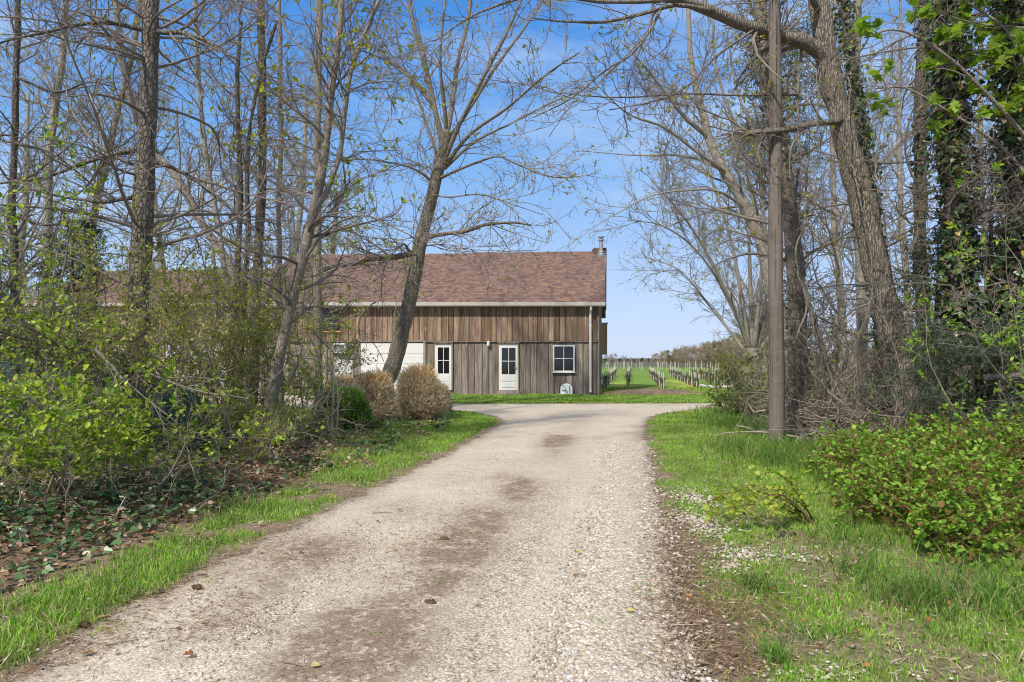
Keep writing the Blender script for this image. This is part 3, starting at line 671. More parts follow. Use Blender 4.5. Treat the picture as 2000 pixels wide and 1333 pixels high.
# roof
EY, EZ, RYy, RZ = BY - .30, 3.98, 34.1, 6.93
def roof(name, x0, x1e, x1r, ey, ez, ry, rz, sag, parent, back=True):
    n = 40; t = np.linspace(0, 1, n); g = Geo(); rows = 12
    vs = []
    for j in range(rows + 1):
        s = j / rows; xr = x1e + (x1r - x1e) * s; x = x0 + (xr - x0) * t
        vs.append(np.stack([x, np.full(n, ey + (ry - ey) * s), ez + (rz - ez) * s - sag * s * (1 - t) ** 1.2 + .015 * s * np.sin(t * 9)], 1))
    if back:
        for j in range(1, rows + 1):
            s = 1 - j / rows; x1 = x1r + (x1r - x1e) * (1 - s); x = x0 + (x1 - x0) * t
            vs.append(np.stack([x, np.full(n, ry + (ry - ey) * (1 - s)), ez + (rz - ez) * s - sag * s * (1 - t) ** 1.2], 1))
    V = np.concatenate(vs); R_ = len(vs); ii = (np.arange(R_ - 1)[:, None] * n + np.arange(n - 1)[None]).ravel()
    q = np.stack([ii, ii + 1, ii + n + 1, ii + n], 1); N_ = len(V); lo = V - np.array([0, 0, .11])
    e1 = np.arange(n - 1); e2 = np.arange(R_ - 1) * n + n - 1; e3 = np.arange(R_ - 1) * n
    g.add(np.concatenate([V, lo]), [q, q[:, ::-1] + N_, np.stack([e1, e1 + N_, e1 + 1 + N_, e1 + 1], 1), np.stack([e2, e2 + N_, e2 + n + N_, e2 + n], 1), np.stack([e3, e3 + n, e3 + n + N_, e3 + N_], 1)])
    sl_ = math.hypot(ry - ey, rz - ez) / (ry - ey)
    return g.build(name, M['shingle'], parent, parent.location, uv=lambda v: np.stack([v[:, 0] + 50, (v[:, 1] - ey) * sl_], 1))
rf = roof('roof', XL - .2, 3.98, 4.66, EY, EZ, RYy, RZ, .2, barn)
g = Geo()  # rake board along the gable edge, darker than the roof
pts = [(4.0, EY, EZ - .02), (4.68, RYy, RZ - .02)]
for (a, c_), dz in (((pts[0], pts[1]), .16),):
    a, c_ = np.array(a), np.array(c_); th = np.array([.05, 0, 0]); dn = np.array([0, 0, -.62])
    g.add([a, a + th, c_ + th, c_, a + dn * .5, a + th + dn * .5, c_ + th + dn * .5, c_ + dn * .5], [np.array([[0, 1, 2, 3], [4, 7, 6, 5], [1, 5, 6, 2], [0, 3, 7, 4], [0, 4, 5, 1], [3, 2, 6, 7]])], (.45, .42, .42))
g.build('rake_board', M['slate'], rf, barn.location); rf.children[-1].location = (0, 0, 0)
g = Geo(); g.box(bx_(1158, 34.1), bx_(1183, 34.1), RYy - .35, RYy + .35, RZ - .18, RZ + .13); o = g.build('ridge_cap', M['shingle'], rf, barn.location, uv=lambda v: np.stack([v[:, 0], v[:, 2]], 1)); o.location = (0, 0, 0)
g = Geo(); g.box(XL - .2, 3.99, EY - .13, EY - .01, EZ - .13, EZ + .02, (1, 1, 1)); g.box(XL - .2, 3.985, EY - .012, EY + .06, EZ - .17, EZ - .118); g.box(XL - .19, 3.97, EY + .062, BY - .05, EZ - .15, EZ - .125)
g.build('gutter', M['cream'], barn, barn.location)
g = Geo(); dx = bx_(1152.5)
g.tubes(np.array([[dx, EY - .05, EZ - .13], [dx, EY - .03, EZ - .3], [dx, BY - .13, EZ - .48], [dx, BY - .13, 2.4], [dx, BY - .13, .25], [dx, BY - .19, .12]]), np.full(6, .052), 8, cap=True)
for z in (3.0, 2.0, .9): g.box(dx - .075, dx + .075, BY - .135, BY - .03, z, z + .035)
g.build('downspout', M['white'], barn, barn.location)
# windows and doors stand in frames a little proud of the boards
def pane_grid(x0, x1, z0, z1, y, parent, nx=2, nz=2, fr=.055, mun=.028, mat='white', glass='glass'):
    g = Geo(); yo = y - .05
    g.box(x0, x0 + fr, yo, y, z0, z1); g.box(x1 - fr, x1, yo, y, z0, z1); g.box(x0 + fr, x1 - fr, yo, y, z1 - fr, z1); g.box(x0 + fr, x1 - fr, yo, y, z0, z0 + fr)
    for i in range(1, nx):
        xm = x0 + (x1 - x0) * i / nx; g.box(xm - mun / 2, xm + mun / 2, yo + .008, y - .004, z0 + fr, z1 - fr)
    for i in range(1, nz):
        zm = z0 + (z1 - z0) * i / nz; g.box(x0 + fr, x1 - fr, yo + .012, y - .008, zm - mun / 2, zm + mun / 2)
    f = g.build('window', M[mat], parent, parent.location)
    if parent is not barn and parent.parent is not None: f.location = (0, 0, 0)
    p = Geo(); p.box(x0 + fr * .5, x1 - fr * .5, y - .020, y - .006, z0 + fr * .5, z1 - fr * .5)
    return f, p
def win_thing(x0, x1, z0, z1, y, **k):
    f, p = pane_grid(x0, x1, z0, z1, y, barn, **k); o = p.build('pane', M['glass'], f, barn.location); o.location = (0, 0, 0); return f
f = win_thing(bx_(1079.5), bx_(1122), bz_(727), bz_(674.5), BY - .045, fr=.06)
g = Geo(); g.box(bx_(1078), bx_(1123.5), BY - .12, BY - .045, bz_(728.6), bz_(727.1)); o = g.build('sill', M['white'], f, barn.location); o.location = (0, 0, 0)
def door(px0, px1, py0, py1, wpx, label=None, handle=True):
    x0, x1, z1, z0 = bx_(px0), bx_(px1), bz_(py0), bz_(py1)
    g = Geo(); y = BY - .03; fr = .06
    g.box(x0 - .06, x0 - .002, y - .03, y + .02, z0, z1 + .06, (.8, .75, .7)); g.box(x1 + .002, x1 + .06, y - .03, y + .02, z0, z1 + .06, (.8, .75, .7)); g.box(x0 - .06, x1 + .06, y - .045, y + .02, z1 + .062, z1 + .11, (.8, .75, .7))
    cas = g.build('door_casing', M['wood_lo'], barn, barn.location)
    wx0, wx1, wz1, wz0 = bx_(wpx[0]), bx_(wpx[1]), bz_(wpx[2]), bz_(wpx[3])
    g = Geo(); g.box(x0, wx0, y - .045, y, z0, z1); g.box(wx1, x1, y - .045, y, z0, z1); g.box(wx0, wx1, y - .045, y, wz1, z1); g.box(wx0, wx1, y - .045, y, z0, wz0)
    zm = z0 + (wz0 - z0) * .5; g.box(wx0, wx1, y - .06, y - .0455, z0 + .12, zm - .03); g.box(wx0, wx1, y - .06, y - .0455, zm + .03, wz0 - .08)
    g.box(x0, x1, y - .055, y - .046, z1 - .03, z1)
    xm = (wx0 + wx1) / 2; zc = (wz0 + wz1) / 2
    g.box(xm - .014, xm + .014, y - .04, y - .008, wz0, wz1); g.box(wx0, xm - .0142, y - .038, y - .01, zc - .014, zc + .014); g.box(xm + .0142, wx1, y - .038, y - .01, zc - .014, zc + .014)
    d = g.build('door', M['white'], barn, barn.location)
    g = Geo(); g.box(wx0 - .01, wx1 + .01, y - .018, y - .006, wz0 - .01, wz1 + .01); o = g.build('pane', M['glass'], d, barn.location); o.location = (0, 0, 0)
    if handle:
        g = Geo(); zz = z0 + .95; g.box(x1 - .075, x1 - .045, y - .062, y - .045, zz - .07, zz + .07); g.tubes(np.array([[x1 - .06, y - .062, zz], [x1 - .06, y - .1, zz], [x1 - .15, y - .1, zz]]), np.full(3, .011), 6, cap=True)
        o = g.build('handle', M['steel'], d, barn.location); o.location = (0, 0, 0)
    return d
door(974.5, 1011, 674, 762, (980, 1007, 680, 731.5))
door(850, 882, 674, 762, (855.5, 877.5, 679, 730), handle=False)
g = Geo(); g.box(bx_(972), bx_(1014), BY - .12, BY - .034, .02, bz_(762.3)); g.box(bx_(966), bx_(1016), BY - .45, BY - .121, .0, .10); g.build('door_step', M['wood_lo'], barn, barn.location)
def garage(x0, x1, z0, z1, y, parent, n=5):
    g = Geo(); h = (z1 - z0) / n
    for i in range(n):
        a = z0 + i * h; g.box(x0, x1, y - .035, y, a + .008, a + h * .62); g.box(x0, x1, y - .028, y - .001, a + h * .62 + .004, a + h - .001)
    d = g.build('garage_door', M['white'], parent, parent.location)
    g = Geo(); g.box(x0 - .1, x0 - .003, y - .05, y, z0, z1 + .06); g.box(x1 + .003, x1 + .1, y - .05, y, z0, z1 + .06); g.box(x0 - .1, x1 + .1, y - .05, y, z1 + .062, z1 + .12)
    o = g.build('frame', M['wood_lo'], d, parent.location); o.location = (0, 0, 0)
garage(bx_(705), bx_(827), .04, bz_(671), BY - .02, barn)
g = Geo(); x0, x1 = bx_(653), bx_(689); g.box(x0, x1, BY - .06, BY - .01, .03, bz_(697)); g.box(x0 + .1, x1 - .1, BY - .075, BY - .0605, .2, .75); g.box(x0 + .1, x1 - .1, BY - .075, BY - .0605, .9, 1.5); g.build('side_door', M['white'], barn, barn.location)
g = Geo(); x0, x1, z0, z1 = bx_(651), bx_(678), bz_(690), bz_(671); g.box(x0, x1, BY - .3, BY - .01, z0, z1, (1, 1, 1)); ac = g.build('air_conditioner', M['white'], barn, barn.location)
g = Geo()
for i in range(8): zz = z0 + .04 + i * (z1 - z0 - .08) / 8; g.box(x0 + .05, x1 - .05, BY - .312, BY - .301, zz, zz + .022)
o = g.build('grille', M['slate'], ac, barn.location); o.location = (0, 0, 0)
# louvred loft window
x0, x1, z0, z1 = bx_(631), bx_(662), bz_(645), bz_(599); g = Geo(); y = BY - .07
g.box(x0 - .04, x1 + .04, y, y + .02, z0 - .04, z1)
for i in range(12):
    zz = z0 + i * (z1 - z0) / 12; g.box(x0, x1, y - .04, y - .001, zz + .01, zz + .055)
g.build('louvre', M['slate'], barn, barn.location)
g = Geo(); g.box(x0 - .08, x1 + .08, y - .06, y + .02, z0 - .1, z0 - .042, (1.6, 1.2, .8)); g.build('louvre_sill', M['wood_up'], barn, barn.location)
# wall lamp
lx, lz = bx_(954), bz_(671); g = Geo(); g.tubes(np.array([[lx, BY - .12, lz - .12], [lx, BY - .12, lz - .1], [lx, BY - .12, lz + .06], [lx, BY - .12, lz + .1]]), np.array([.05, .06, .06, .03]), 12, cap=True); g.box(lx - .03, lx + .03, BY - .07, BY - .005, lz - .04, lz + .05); g.build('wall_lamp', M['white'], barn, barn.location, smooth=False)
# flue
fx_, fy_ = bx_(1174, 33.6), 33.6; fz = lambda py: bz_(py, fy_); g = Geo()
prof = [(508, .10), (503, .2), (497, .21), (494.5, .17), (493.8, .17), (493.5, .21), (493, .2), (490.5, .14), (490, .10), (471, .10), (470.8, .16), (468.5, .16), (468.3, .09), (464.5, .09), (464, .17), (462.5, .17), (462.3, .02)]
g.tubes(np.array([[fx_, fy_, fz(p)] for p, r in prof]), np.array([r for p, r in prof]), 14, cap=True); g.build('flue', M['steel'], barn, barn.location, smooth=False)
# fittings on the gable side
g = Geo()
for (y, z0, z1, w_, d_) in ((30.6, .0, 3.6, .05, .1), (31.6, 1.5, 3.9, .12, .08)): g.box(gs(y), gs(y) + w_, y, y + d_, z0, z1)
g.build('conduit', M['galv'], barn, barn.location)
g = Geo(); g.box(gs(30.9) + .0, gs(30.9) + .17, 30.9, 31.2, 1.35, 1.95); g.box(gs(30.9), gs(30.9) + .1, 30.98, 31.1, 1.1, 1.345); g.build('meter_box', M['galv'], barn, barn.location)
g = Geo(); yh = 33.5; g.box(gs(yh), bx_(1186, yh), yh, yh + .9, bz_(693, yh), bz_(634, yh), (1.3, 1.15, .9)); o = g.build('loft_hatch', M['wood_up'], barn, barn.location)
g = Geo(); g.box(gs(yh), bx_(1187, yh), yh - .03, yh + .95, bz_(633.8, yh), bz_(630.5, yh)); o2 = g.build('cap', M['galv'], o, barn.location); o2.location = (0, 0, 0)

# ------------------------------------------------------------------ lower extension on the left
ext = thing('barn_extension', (-17, 30.4, 0), 'lower board extension with a faded shingle roof joined to the left end of the barn', 'barn')
EYx = 30.4
board_wall('upper_wall', -21.2, -10.95, 2.35, 4.05, EYx - .04, 'wood_up', ext, .27, .05, (.8, 1.35)); board_wall('lower_wall', -21.2, -10.95, .02, 2.32, EYx, 'wood_lo', ext, .3, .05, (.75, 1.2))
roof('roof', -21.5, -11.12, -11.12, EYx - .4, 4.0, 34.8, 6.15, .12, ext)
g = Geo(); g.box(-21.5, -11.12, EYx - .52, EYx - .41, 3.88, 4.02); g.build('gutter', M['cream'], ext, ext.location)
g = Geo(); g.box(-21.2, -21.05, EYx + .2, 38.5, 0, 4.1); g.box(-21.05, -10.95, 38.4, 38.5, 0, 4.1); g.build('rear_wall', M['wood_lo'], ext, ext.location)
for (a, c_) in ((-15.4, -12.7), (-19.6, -16.6)): garage(a, c_, .04, 2.2, EYx - .02, ext)
lean = thing('lean_to', (-24, 28.5, 0), 'low open lean to with a shallow shingle roof past the far left of the barn', 'shed')
roof('roof', -30, -20.6, -20.6, 27.2, 3.05, 30.2, 3.9, .05, lean, back=False)
g = Geo(); g.box(-30, -20.6, 27.07, 27.19, 2.92, 3.06); g.build('gutter', M['cream'], lean, lean.location)
board_wall('wall', -30, -21.3, .02, 3.6, 30.2, 'wood_lo', lean)
for x in (-20.9, -24.5, -28.5):
    g = Geo(); g.box(x - .07, x + .07, 27.3, 27.44, 0, 2.95); g.build('post', M['wood_lo'], lean, lean.location)

# white arched panel leaning on the barn wall
px0, px1 = bx_(1094), bx_(1117); w_ = px1 - px0; e = thing('arched_panel', ((px0 + px1) / 2, 29.35, 0), 'small white arched panel with dark scribbled lines leaning on the barn wall', 'panel')
a = np.linspace(0, np.pi, 9); ox = np.concatenate([[-.5, .5], .5 * np.cos(a)]) * w_; oz = np.concatenate([[0, 0], .26 + .2 * np.sin(a)])
oz[2:] = .3 + .21 * np.sin(a)
n = len(ox); t_ = .05
V = np.concatenate([np.stack([ox + e.location.x, np.full(n, 29.33) + oz * .25, oz], 1), np.stack([ox + e.location.x, np.full(n, 29.33 + t_) + oz * .25, oz], 1)])
g = Geo(); g.add(V, [np.arange(n)[None], np.arange(n)[None, ::-1] + n, np.stack([np.arange(n), np.arange(n) + n, (np.arange(n) + 1) % n + n, (np.arange(n) + 1) % n], 1)]); o = g.build('board', M['bright_white'], e, e.location)
g = Geo(); q = lambda u, v: [e.location.x + u * w_, 29.315 + v * .25, v]
g.tubes(np.array([[q(-.3, .46), q(-.1, .3), q(.02, .02)], [q(-.4, .26), q(-.2, .2), q(.1, .12)], [q(-.35, .18), q(-.1, .24), q(.15, .16)]]), np.full((3, 3), .008), 4); g.tubes(np.array([[q(.28, .42), q(.29, .2), q(.29, .01)]]), np.full((1, 3), .018), 4)
g.build('lines', M['slate'], e, e.location)
# ================================================================== trees
BUD = dict(frac=.22, L=.066, cols=SPRING, k=7)
def conifer_lv(n, L, n2=6, n3=3, rm=.006):
    return [dict(n=n * .75, L=L * 1.3, ang=1.5, ang_sd=.2, t0=.12, t1=1, N=12, gn=.10, up=.02, rr=.2, rmax=.03, cu=.16, rmin=rm * 1.5, flat=.55, Lend=.8, L_sd=.35),
            dict(n=n2 * .85, L=L * .5, ang=.85, ang_sd=.3, t0=.15, N=8, gn=.14, up=.02, rr=.6, rmin=rm, Lend=.5, cu=.2),
            dict(n=n3 * .55, L=L * .2, ang=.8, ang_sd=.3, t0=.2, N=4, gn=.2, up=.02, rr=.6, rmin=rm * .8, sides=3)]
def hard_lv(n, L, n2=7, n3=6, up=.08, rm=.0055, ang=.75, t0=.35, n4=0, gn=.16):
    Lmax = L; n2 = n2 * .85; n3 = n3 * .7
    l = [dict(n=n, L=L, ang=ang, ang_sd=.25, t0=t0, t1=1, N=10, gn=gn * .8, up=up, rr=.38, rmax=.045 if Lmax < 3 else .2, rmin=rm * 1.8, Lend=.6),
         dict(n=n2, L=L * .62, ang=.75, ang_sd=.25, t0=.15, N=9, gn=gn * .9, up=up * .5, rr=.55, rmin=rm * 1.4, Lend=.5, cu=.2),
         dict(n=n3, L=L * .27, ang=.75, ang_sd=.3, t0=.1, N=7, gn=gn * 1.2, up=up * .8, rr=.6, rmin=rm * .95, Lend=.6, sides=3, cu=.25)]
    if n4: l.append(dict(n=n4, L=L * .09, ang=.8, ang_sd=.3, t0=.2, N=4, gn=.25, up=up, rr=.7, rmin=rm * .75, sides=3))
    return l
def T(name, label, ctrl, r0, r1, lv, Y, yb=None, **k):
    pts = [(x, y, Y + (z[0] if z else 0)) for x, y, *z in ctrl]
    return tree(name, label, [(pts, r0, r1)], lv, **k)
gp = lambda Y: HY + CH * F / Y + 4          # pixel row where level ground meets distance Y
def LP(pts, r0, r1): return (pts, r0, r1)

# --- left side
Y = 9.4
tree('pine_tree', 'tall pine with flaky grey bark and bare level branches, thickest trunk on the left', [([(262, gp(Y), Y), (266, 740, Y), (270, 600, Y), (276, 450, Y), (284, 300, Y), (292, 150, Y), (296, 0, Y), (299, -160, Y)], .162, .10)],
     conifer_lv(50, 1.95, 10, 5), limbs=[LP([(290, 60, Y), (200, 45, Y - .3), (90, 62, Y - .5), (-20, 90, Y - .6)], .035, .012), LP([(300, 62, Y), (380, 70, Y - .2), (470, 120, Y - .3)], .04, .012), LP([(290, 290, Y), (190, 310, Y - .2), (90, 345, Y - .4), (-10, 360, Y - .5)], .04, .012), LP([(280, 310, Y), (360, 340, Y), (440, 400, Y - .2), (520, 470, Y - .3)], .04, .01), LP([(272, 385, Y), (180, 395, Y - .3), (60, 370, Y - .6)], .035, .012)],
     bark='bark_rough', twig='twig_brown', sides=12, wob=.015)
Y = 14.0
tree('pine_tree', 'straight dark pine hung with many fine dead branches left of the leaning slim tree', [([(492, gp(Y), Y), (496, 700, Y), (504, 500, Y), (511, 300, Y), (510, 100, Y), (507, -120, Y)], .105, .075)], conifer_lv(84, 1.6, 9, 5), bark='bark_dark', twig='twig_grey', wob=.02)
Y = 12.0
tree('slim_tree', 'slim smooth grey tree curving up rightward before the barn end, forked halfway', [([(512, gp(Y), Y), (522, 830, Y), (536, 740, Y), (556, 650, Y), (576, 560, Y), (600, 460, Y), (622, 370, Y), (640, 260, Y), (652, 150, Y), (664, 40, Y), (672, -80, Y)], .115, .05), ([(614, 410, Y), (640, 370, Y), (664, 300, Y), (676, 200, Y), (690, 120, Y), (730, 20, Y + .3), (770, -60, Y + .4)], .055, .03)],
     hard_lv(20, 1.7, 8, 5, up=.06, t0=.3, ang=.9), limbs=[LP([(585, 520, Y), (640, 450, Y - .2), (700, 420, Y - .4), (760, 440, Y - .5), (820, 470, Y - .5)], .03, .008), LP([(610, 420, Y), (560, 370, Y - .2), (520, 310, Y - .3), (480, 280, Y - .4)], .03, .008), LP([(650, 190, Y), (610, 120, Y), (560, 60, Y + .2), (520, -20, Y + .2)], .03, .01), LP([(672, 232, Y), (600, 195, Y - .2), (540, 205, Y - .3)], .02, .007), LP([(560, 640, Y), (610, 600, Y + .3), (680, 610, Y + .5)], .022, .007)],
     bark='bark_slim', twig='twig_brown', buds=BUD, wob=.015)
Y = 18.0
tree('pine_tree', 'straight grey pine standing close before the barn at the louvred window', [([(622, gp(Y), Y), (621, 700, Y), (620, 500, Y), (621, 300, Y), (624, 80, Y), (625, -120, Y)], .125, .08)], conifer_lv(56, 1.7, 7, 3, .009), bark='bark_slim', twig='twig_grey')
Y = 13.2
tree('multi_stem_tree', 'pair of thin brown stems rising side by side beneath the dark pine', [([(438, gp(Y), Y), (446, 760, Y), (456, 640, Y), (466, 500, Y), (470, 350, Y), (462, 200, Y), (470, 40, Y)], .075, .035), ([(466, gp(Y), Y - .1), (468, 740, Y - .1), (476, 600, Y), (486, 450, Y), (484, 320, Y), (500, 180, Y + .2), (540, 40, Y + .2)], .06, .03)], hard_lv(20, 1.3, 7, 4, up=.05, ang=1.0), bark='bark_dark', twig='twig_brown', buds=dict(frac=.2, L=.066, cols=SPRING, k=6))
Y = 12.6
tree('slim_tree', 'thin dark tree at the far left edge with tangled arching branches', [([(44, gp(Y), Y), (38, 720, Y), (28, 560, Y), (24, 400, Y), (30, 200, Y), (36, -80, Y)], .085, .05)], hard_lv(34, 2.0, 7, 5, up=.02, ang=1.15, t0=.3), bark='bark_dark', twig='twig_brown', limbs=[LP([(26, 420, Y), (90, 440, Y), (180, 430, Y - .2), (290, 470, Y - .4)], .035, .01), LP([(26, 280, Y), (100, 300, Y - .2), (190, 370, Y - .4), (260, 440, Y - .4)], .03, .008), LP([(30, 150, Y), (110, 180, Y), (180, 160, Y), (260, 190, Y)], .03, .008)])
Y = 16.0
tree('grey_tree', 'pale grey trunk behind the young evergreen on the left', [([(92, gp(Y), Y), (90, 640, Y), (95, 430, Y), (102, 260, Y), (122, 100, Y), (135, -120, Y)], .125, .06)], hard_lv(20, 2.6, 8, 5, up=.1), bark='bark_grey', twig='twig_grey', buds=BUD)
Y = 17.5
tree('grey_tree', 'grey trunk slanting from the upper left down behind the rough barked pine', [([(545, gp(Y), Y), (500, 650, Y), (450, 525, Y), (398, 440, Y), (342, 345, Y), (292, 280, Y), (252, 180, Y), (232, 60, Y), (220, -120, Y)], .125, .07)], hard_lv(22, 2.6, 8, 5, up=.12), bark='bark_grey', twig='twig_grey', buds=BUD)
Y = 17.0
tree('grey_tree', 'wavering grey trunk just right of the rough barked pine', [([(452, gp(Y), Y), (446, 600, Y), (424, 430, Y), (398, 280, Y), (386, 120, Y), (376, -120, Y)], .085, .05)], hard_lv(24, 2.4, 8, 5, up=.08), bark='bark_grey', twig='twig_grey', buds=BUD)
Y = 17.6
tree('grey_tree', 'slightly bowed pale trunk left of the rough barked pine', [([(166, gp(Y), Y), (168, 600, Y), (176, 470, Y), (196, 360, Y), (226, 230, Y), (262, 90, Y), (280, -80, Y)], .105, .06)], hard_lv(22, 2.4, 8, 5, up=.1), bark='bark_grey', twig='twig_grey', buds=BUD)
Y = 19.0
tree('grey_tree', 'thin upright tree in the twiggy gap between dark pine and slim grey tree', [([(548, gp(Y), Y), (545, 500, Y), (549, 250, Y), (545, -80, Y)], .085, .05)], hard_lv(34, 1.9, 9, 5, up=.03, ang=1.1, t0=.2), bark='bark_slim', twig='twig_grey', buds=dict(frac=.1, L=.055, cols=SPRING, k=6))
for (x, yy, dx, lb) in ((330, 48, -30, 'bare tree behind the roof of the extension, right of the rough barked pine'), (30, 44, 20, 'bare tree rising behind the lean to at the left edge'), (560, 50, 30, 'bare tree behind the barn roof near the dark pine')):
    tree('bare_tree', lb, [([(x, gp(yy), yy), (x + dx * .3, 560, yy), (x + dx, 380, yy), (x + dx * 1.3, 180, yy + 1)], .34, .1)], hard_lv(20, 5.5, 9, 6, up=.14, rm=.014, t0=.3), bark='bark_grey', twig='twig_grey', buds=dict(frac=.3, L=.14, cols=SPRING, k=3))
# yellow green leafing tree behind the barn
Y = 46.0
tree('leafing_tree', 'yellow green leafing tree showing above the barn roof beside the slim grey tree', [([(640, gp(Y), Y), (645, 560, Y), (655, 430, Y), (660, 380, Y)], .3, .08)], hard_lv(16, 2.6, 8, 5, up=.03, rm=.012, ang=1.1), bark='bark_grey', twig='twig_grey', leaf=dict(n=5, L=.17, W=.09, cols=[(.26, .30, .06), (.20, .25, .05), (.32, .33, .1)]))

# --- the leaning maple in the middle
Y = 21.0
def lm(p, r0, r1): return LP([(x, y, Y + (z[0] if z else 0)) for x, y, *z in p], r0, r1)
tree('maple_tree', 'maple leaning right before the barn garage door with a wide fan of branches', [([(742, gp(Y), Y), (752, 760, Y), (775, 690, Y), (797, 600, Y), (815, 510, Y), (830, 440, Y), (852, 350, Y), (866, 290, Y), (872, 255, Y)], .28, .14)],
     [dict(n=6, L=1.7, ang=1.1, ang_sd=.2, t0=.5, t1=.95, N=8, gn=.2, up=.02, rr=.12, rmax=.03, rmin=.012),
      dict(n=7.5, L=2.3, ang=.6, ang_sd=.2, t0=.12, N=12, gn=.10, up=.02, rr=.38, rmin=.013, Lend=.65, cu=.16),
      dict(n=6, L=1.0, ang=.7, ang_sd=.25, t0=.15, N=9, gn=.16, up=.03, rr=.55, rmin=.0095, cu=.22),
      dict(n=3, L=.38, ang=.7, ang_sd=.3, t0=.15, N=4, gn=.28, up=.08, rr=.7, rmin=.007)],
     limbs=[lm([(866, 290), (850, 215), (828, 120), (806, 40), (788, -70)], .105, .06), lm([(846, 205), (800, 150, .4), (752, 110, .7), (706, 62, 1), (668, -30, 1.2)], .07, .03), lm([(868, 285), (884, 200, .4), (894, 120, .7), (914, 40, 1), (926, -70, 1.2)], .095, .05), lm([(872, 260), (866, 190, -.4), (860, 110, -.8), (876, -60, -1)], .075, .035),
            lm([(862, 330), (895, 250, -.4), (940, 160, -.8), (985, 75, -1), (1030, -30, -1.2)], .08, .035), lm([(872, 280), (912, 220, .5), (970, 130, .9), (1020, 60, 1.2), (1075, -20, 1.6)], .075, .03), lm([(866, 330), (915, 265, -.6), (985, 215, -1.2), (1055, 155, -1.8), (1130, 105, -2.2)], .065, .02), lm([(868, 330), (930, 275, .6), (1000, 240, 1), (1080, 200, 1.5), (1150, 170, 2)], .055, .018),
            lm([(856, 350), (890, 335, -.5), (930, 318, -1), (972, 306, -1.4), (1010, 322, -1.6), (1070, 345, -2), (1130, 345, -2.2)], .048, .014), lm([(844, 355), (812, 332, -.3), (762, 318, -.7), (700, 312, -1), (640, 318, -1.2)], .045, .014), lm([(852, 300), (832, 240, .3), (812, 180, .5), (782, 110, .8), (770, 20, 1)], .05, .02), lm([(840, 380), (880, 385, -.7), (940, 380, -1.2), (1000, 400, -1.5), (1060, 420, -1.6)], .03, .01),
            lm([(826, 465), (862, 458, -.2), (905, 452, -.4), (950, 438, -.5), (1000, 435, -.6), (1036, 440, -.6)], .085, .03), lm([(808, 496), (770, 503, -.4), (725, 507, -.7), (692, 516, -.9), (650, 521, -1), (632, 530, -1.1)], .10, .05), lm([(806, 502), (790, 478, -.3), (772, 488, -.5)], .05, .03)],
     bark='bark_maple', twig='twig_grey', buds=dict(frac=.12, L=.065, cols=SPRING, k=6), sides=14, wob=.012, tn=40)

# --- right side
Y = 12.5
tree('leaning_tree', 'big ridged trunk leaning left behind the utility pole with one snapped off limb', [([(1792, gp(Y), Y), (1778, 830, Y), (1757, 720, Y), (1732, 610, Y), (1708, 500, Y), (1682, 390, Y), (1652, 280, Y), (1630, 190, Y), (1612, 90, Y), (1600, 0, Y), (1592, -120, Y)], .27, .165)],
     [dict(n=9, L=1.7, ang=1.2, ang_sd=.25, t0=.3, N=8, gn=.18, up=.02, rr=.1, rmax=.025, rmin=.009), dict(n=8, L=1.7, ang=.7, ang_sd=.2, t0=.12, N=11, gn=.12, up=-.01, rr=.42, rmin=.008, Lend=.6, cu=.2), dict(n=6, L=.75, ang=.7, ang_sd=.25, t0=.15, N=8, gn=.18, up=.03, rr=.55, rmin=.006, cu=.25), dict(n=3, L=.27, ang=.7, ang_sd=.3, t0=.2, N=4, gn=.25, up=.08, rr=.7, rmin=.005)],
     limbs=[LP([(1622, 130, Y), (1585, 88, Y - .1), (1530, 70, Y - .2), (1450, 48, Y - .4), (1380, 18, Y - .6), (1300, -10, Y - .9), (1200, -40, Y - 1.2)], .15, .07), LP([(1640, 238, Y - .15), (1605, 240, Y - .4), (1560, 249, Y - .6), (1510, 256, Y - .8), (1453, 262, Y - .9)], .062, .055), LP([(1395, 25, Y - .6), (1320, 10, Y - 1), (1260, 25, Y - 1.4), (1180, 45, Y - 1.8), (1100, 42, Y - 2.2), (1040, 36, Y - 2.4)], .05, .01), LP([(1290, 15, Y - 1.2), (1270, 60, Y - 1.5), (1230, 110, Y - 1.8), (1180, 140, Y - 2), (1120, 190, Y - 2.2), (1040, 230, Y - 2.4)], .03, .008), LP([(1470, 60, Y - .4), (1400, 110, Y - .9), (1340, 170, Y - 1.2), (1270, 200, Y - 1.5), (1190, 215, Y - 1.7)], .028, .008), LP([(1560, 185, Y), (1450, 186, Y - .5), (1330, 184, Y - .9), (1200, 190, Y - 1.3), (1080, 180, Y - 1.5)], .025, .008), LP([(1700, 480, Y), (1650, 430, Y + .5), (1560, 380, Y + .9), (1480, 300, Y + 1.2)], .03, .01), LP([(1605, 30, Y), (1570, -20, Y - .5), (1500, -70, Y - .9)], .07, .03), LP([(1330, 0, Y - 1.2), (1180, 5, Y - 2), (1050, -10, Y - 2.5), (930, 30, Y - 3), (850, 80, Y - 3.2)], .04, .008)],
     bark='bark_maple', twig='twig_brown', buds=dict(frac=.12, L=.045, cols=SPRING, k=7), sides=14, wob=.012, tn=40)
DEADR = lambda n, L: [dict(n=n, L=L, ang=1.45, ang_sd=.2, t0=.3, N=8, gn=.11, up=-.01, rr=.1, rmax=.022, rmin=.008, flat=.5, L_sd=.35), dict(n=6, L=L * .4, ang=.8, ang_sd=.3, N=6, gn=.18, up=0, rr=.6, rmin=.006), dict(n=4, L=L * .15, ang=.8, N=4, gn=.2, up=0, rr=.6, rmin=.005)]
Y = 11.5
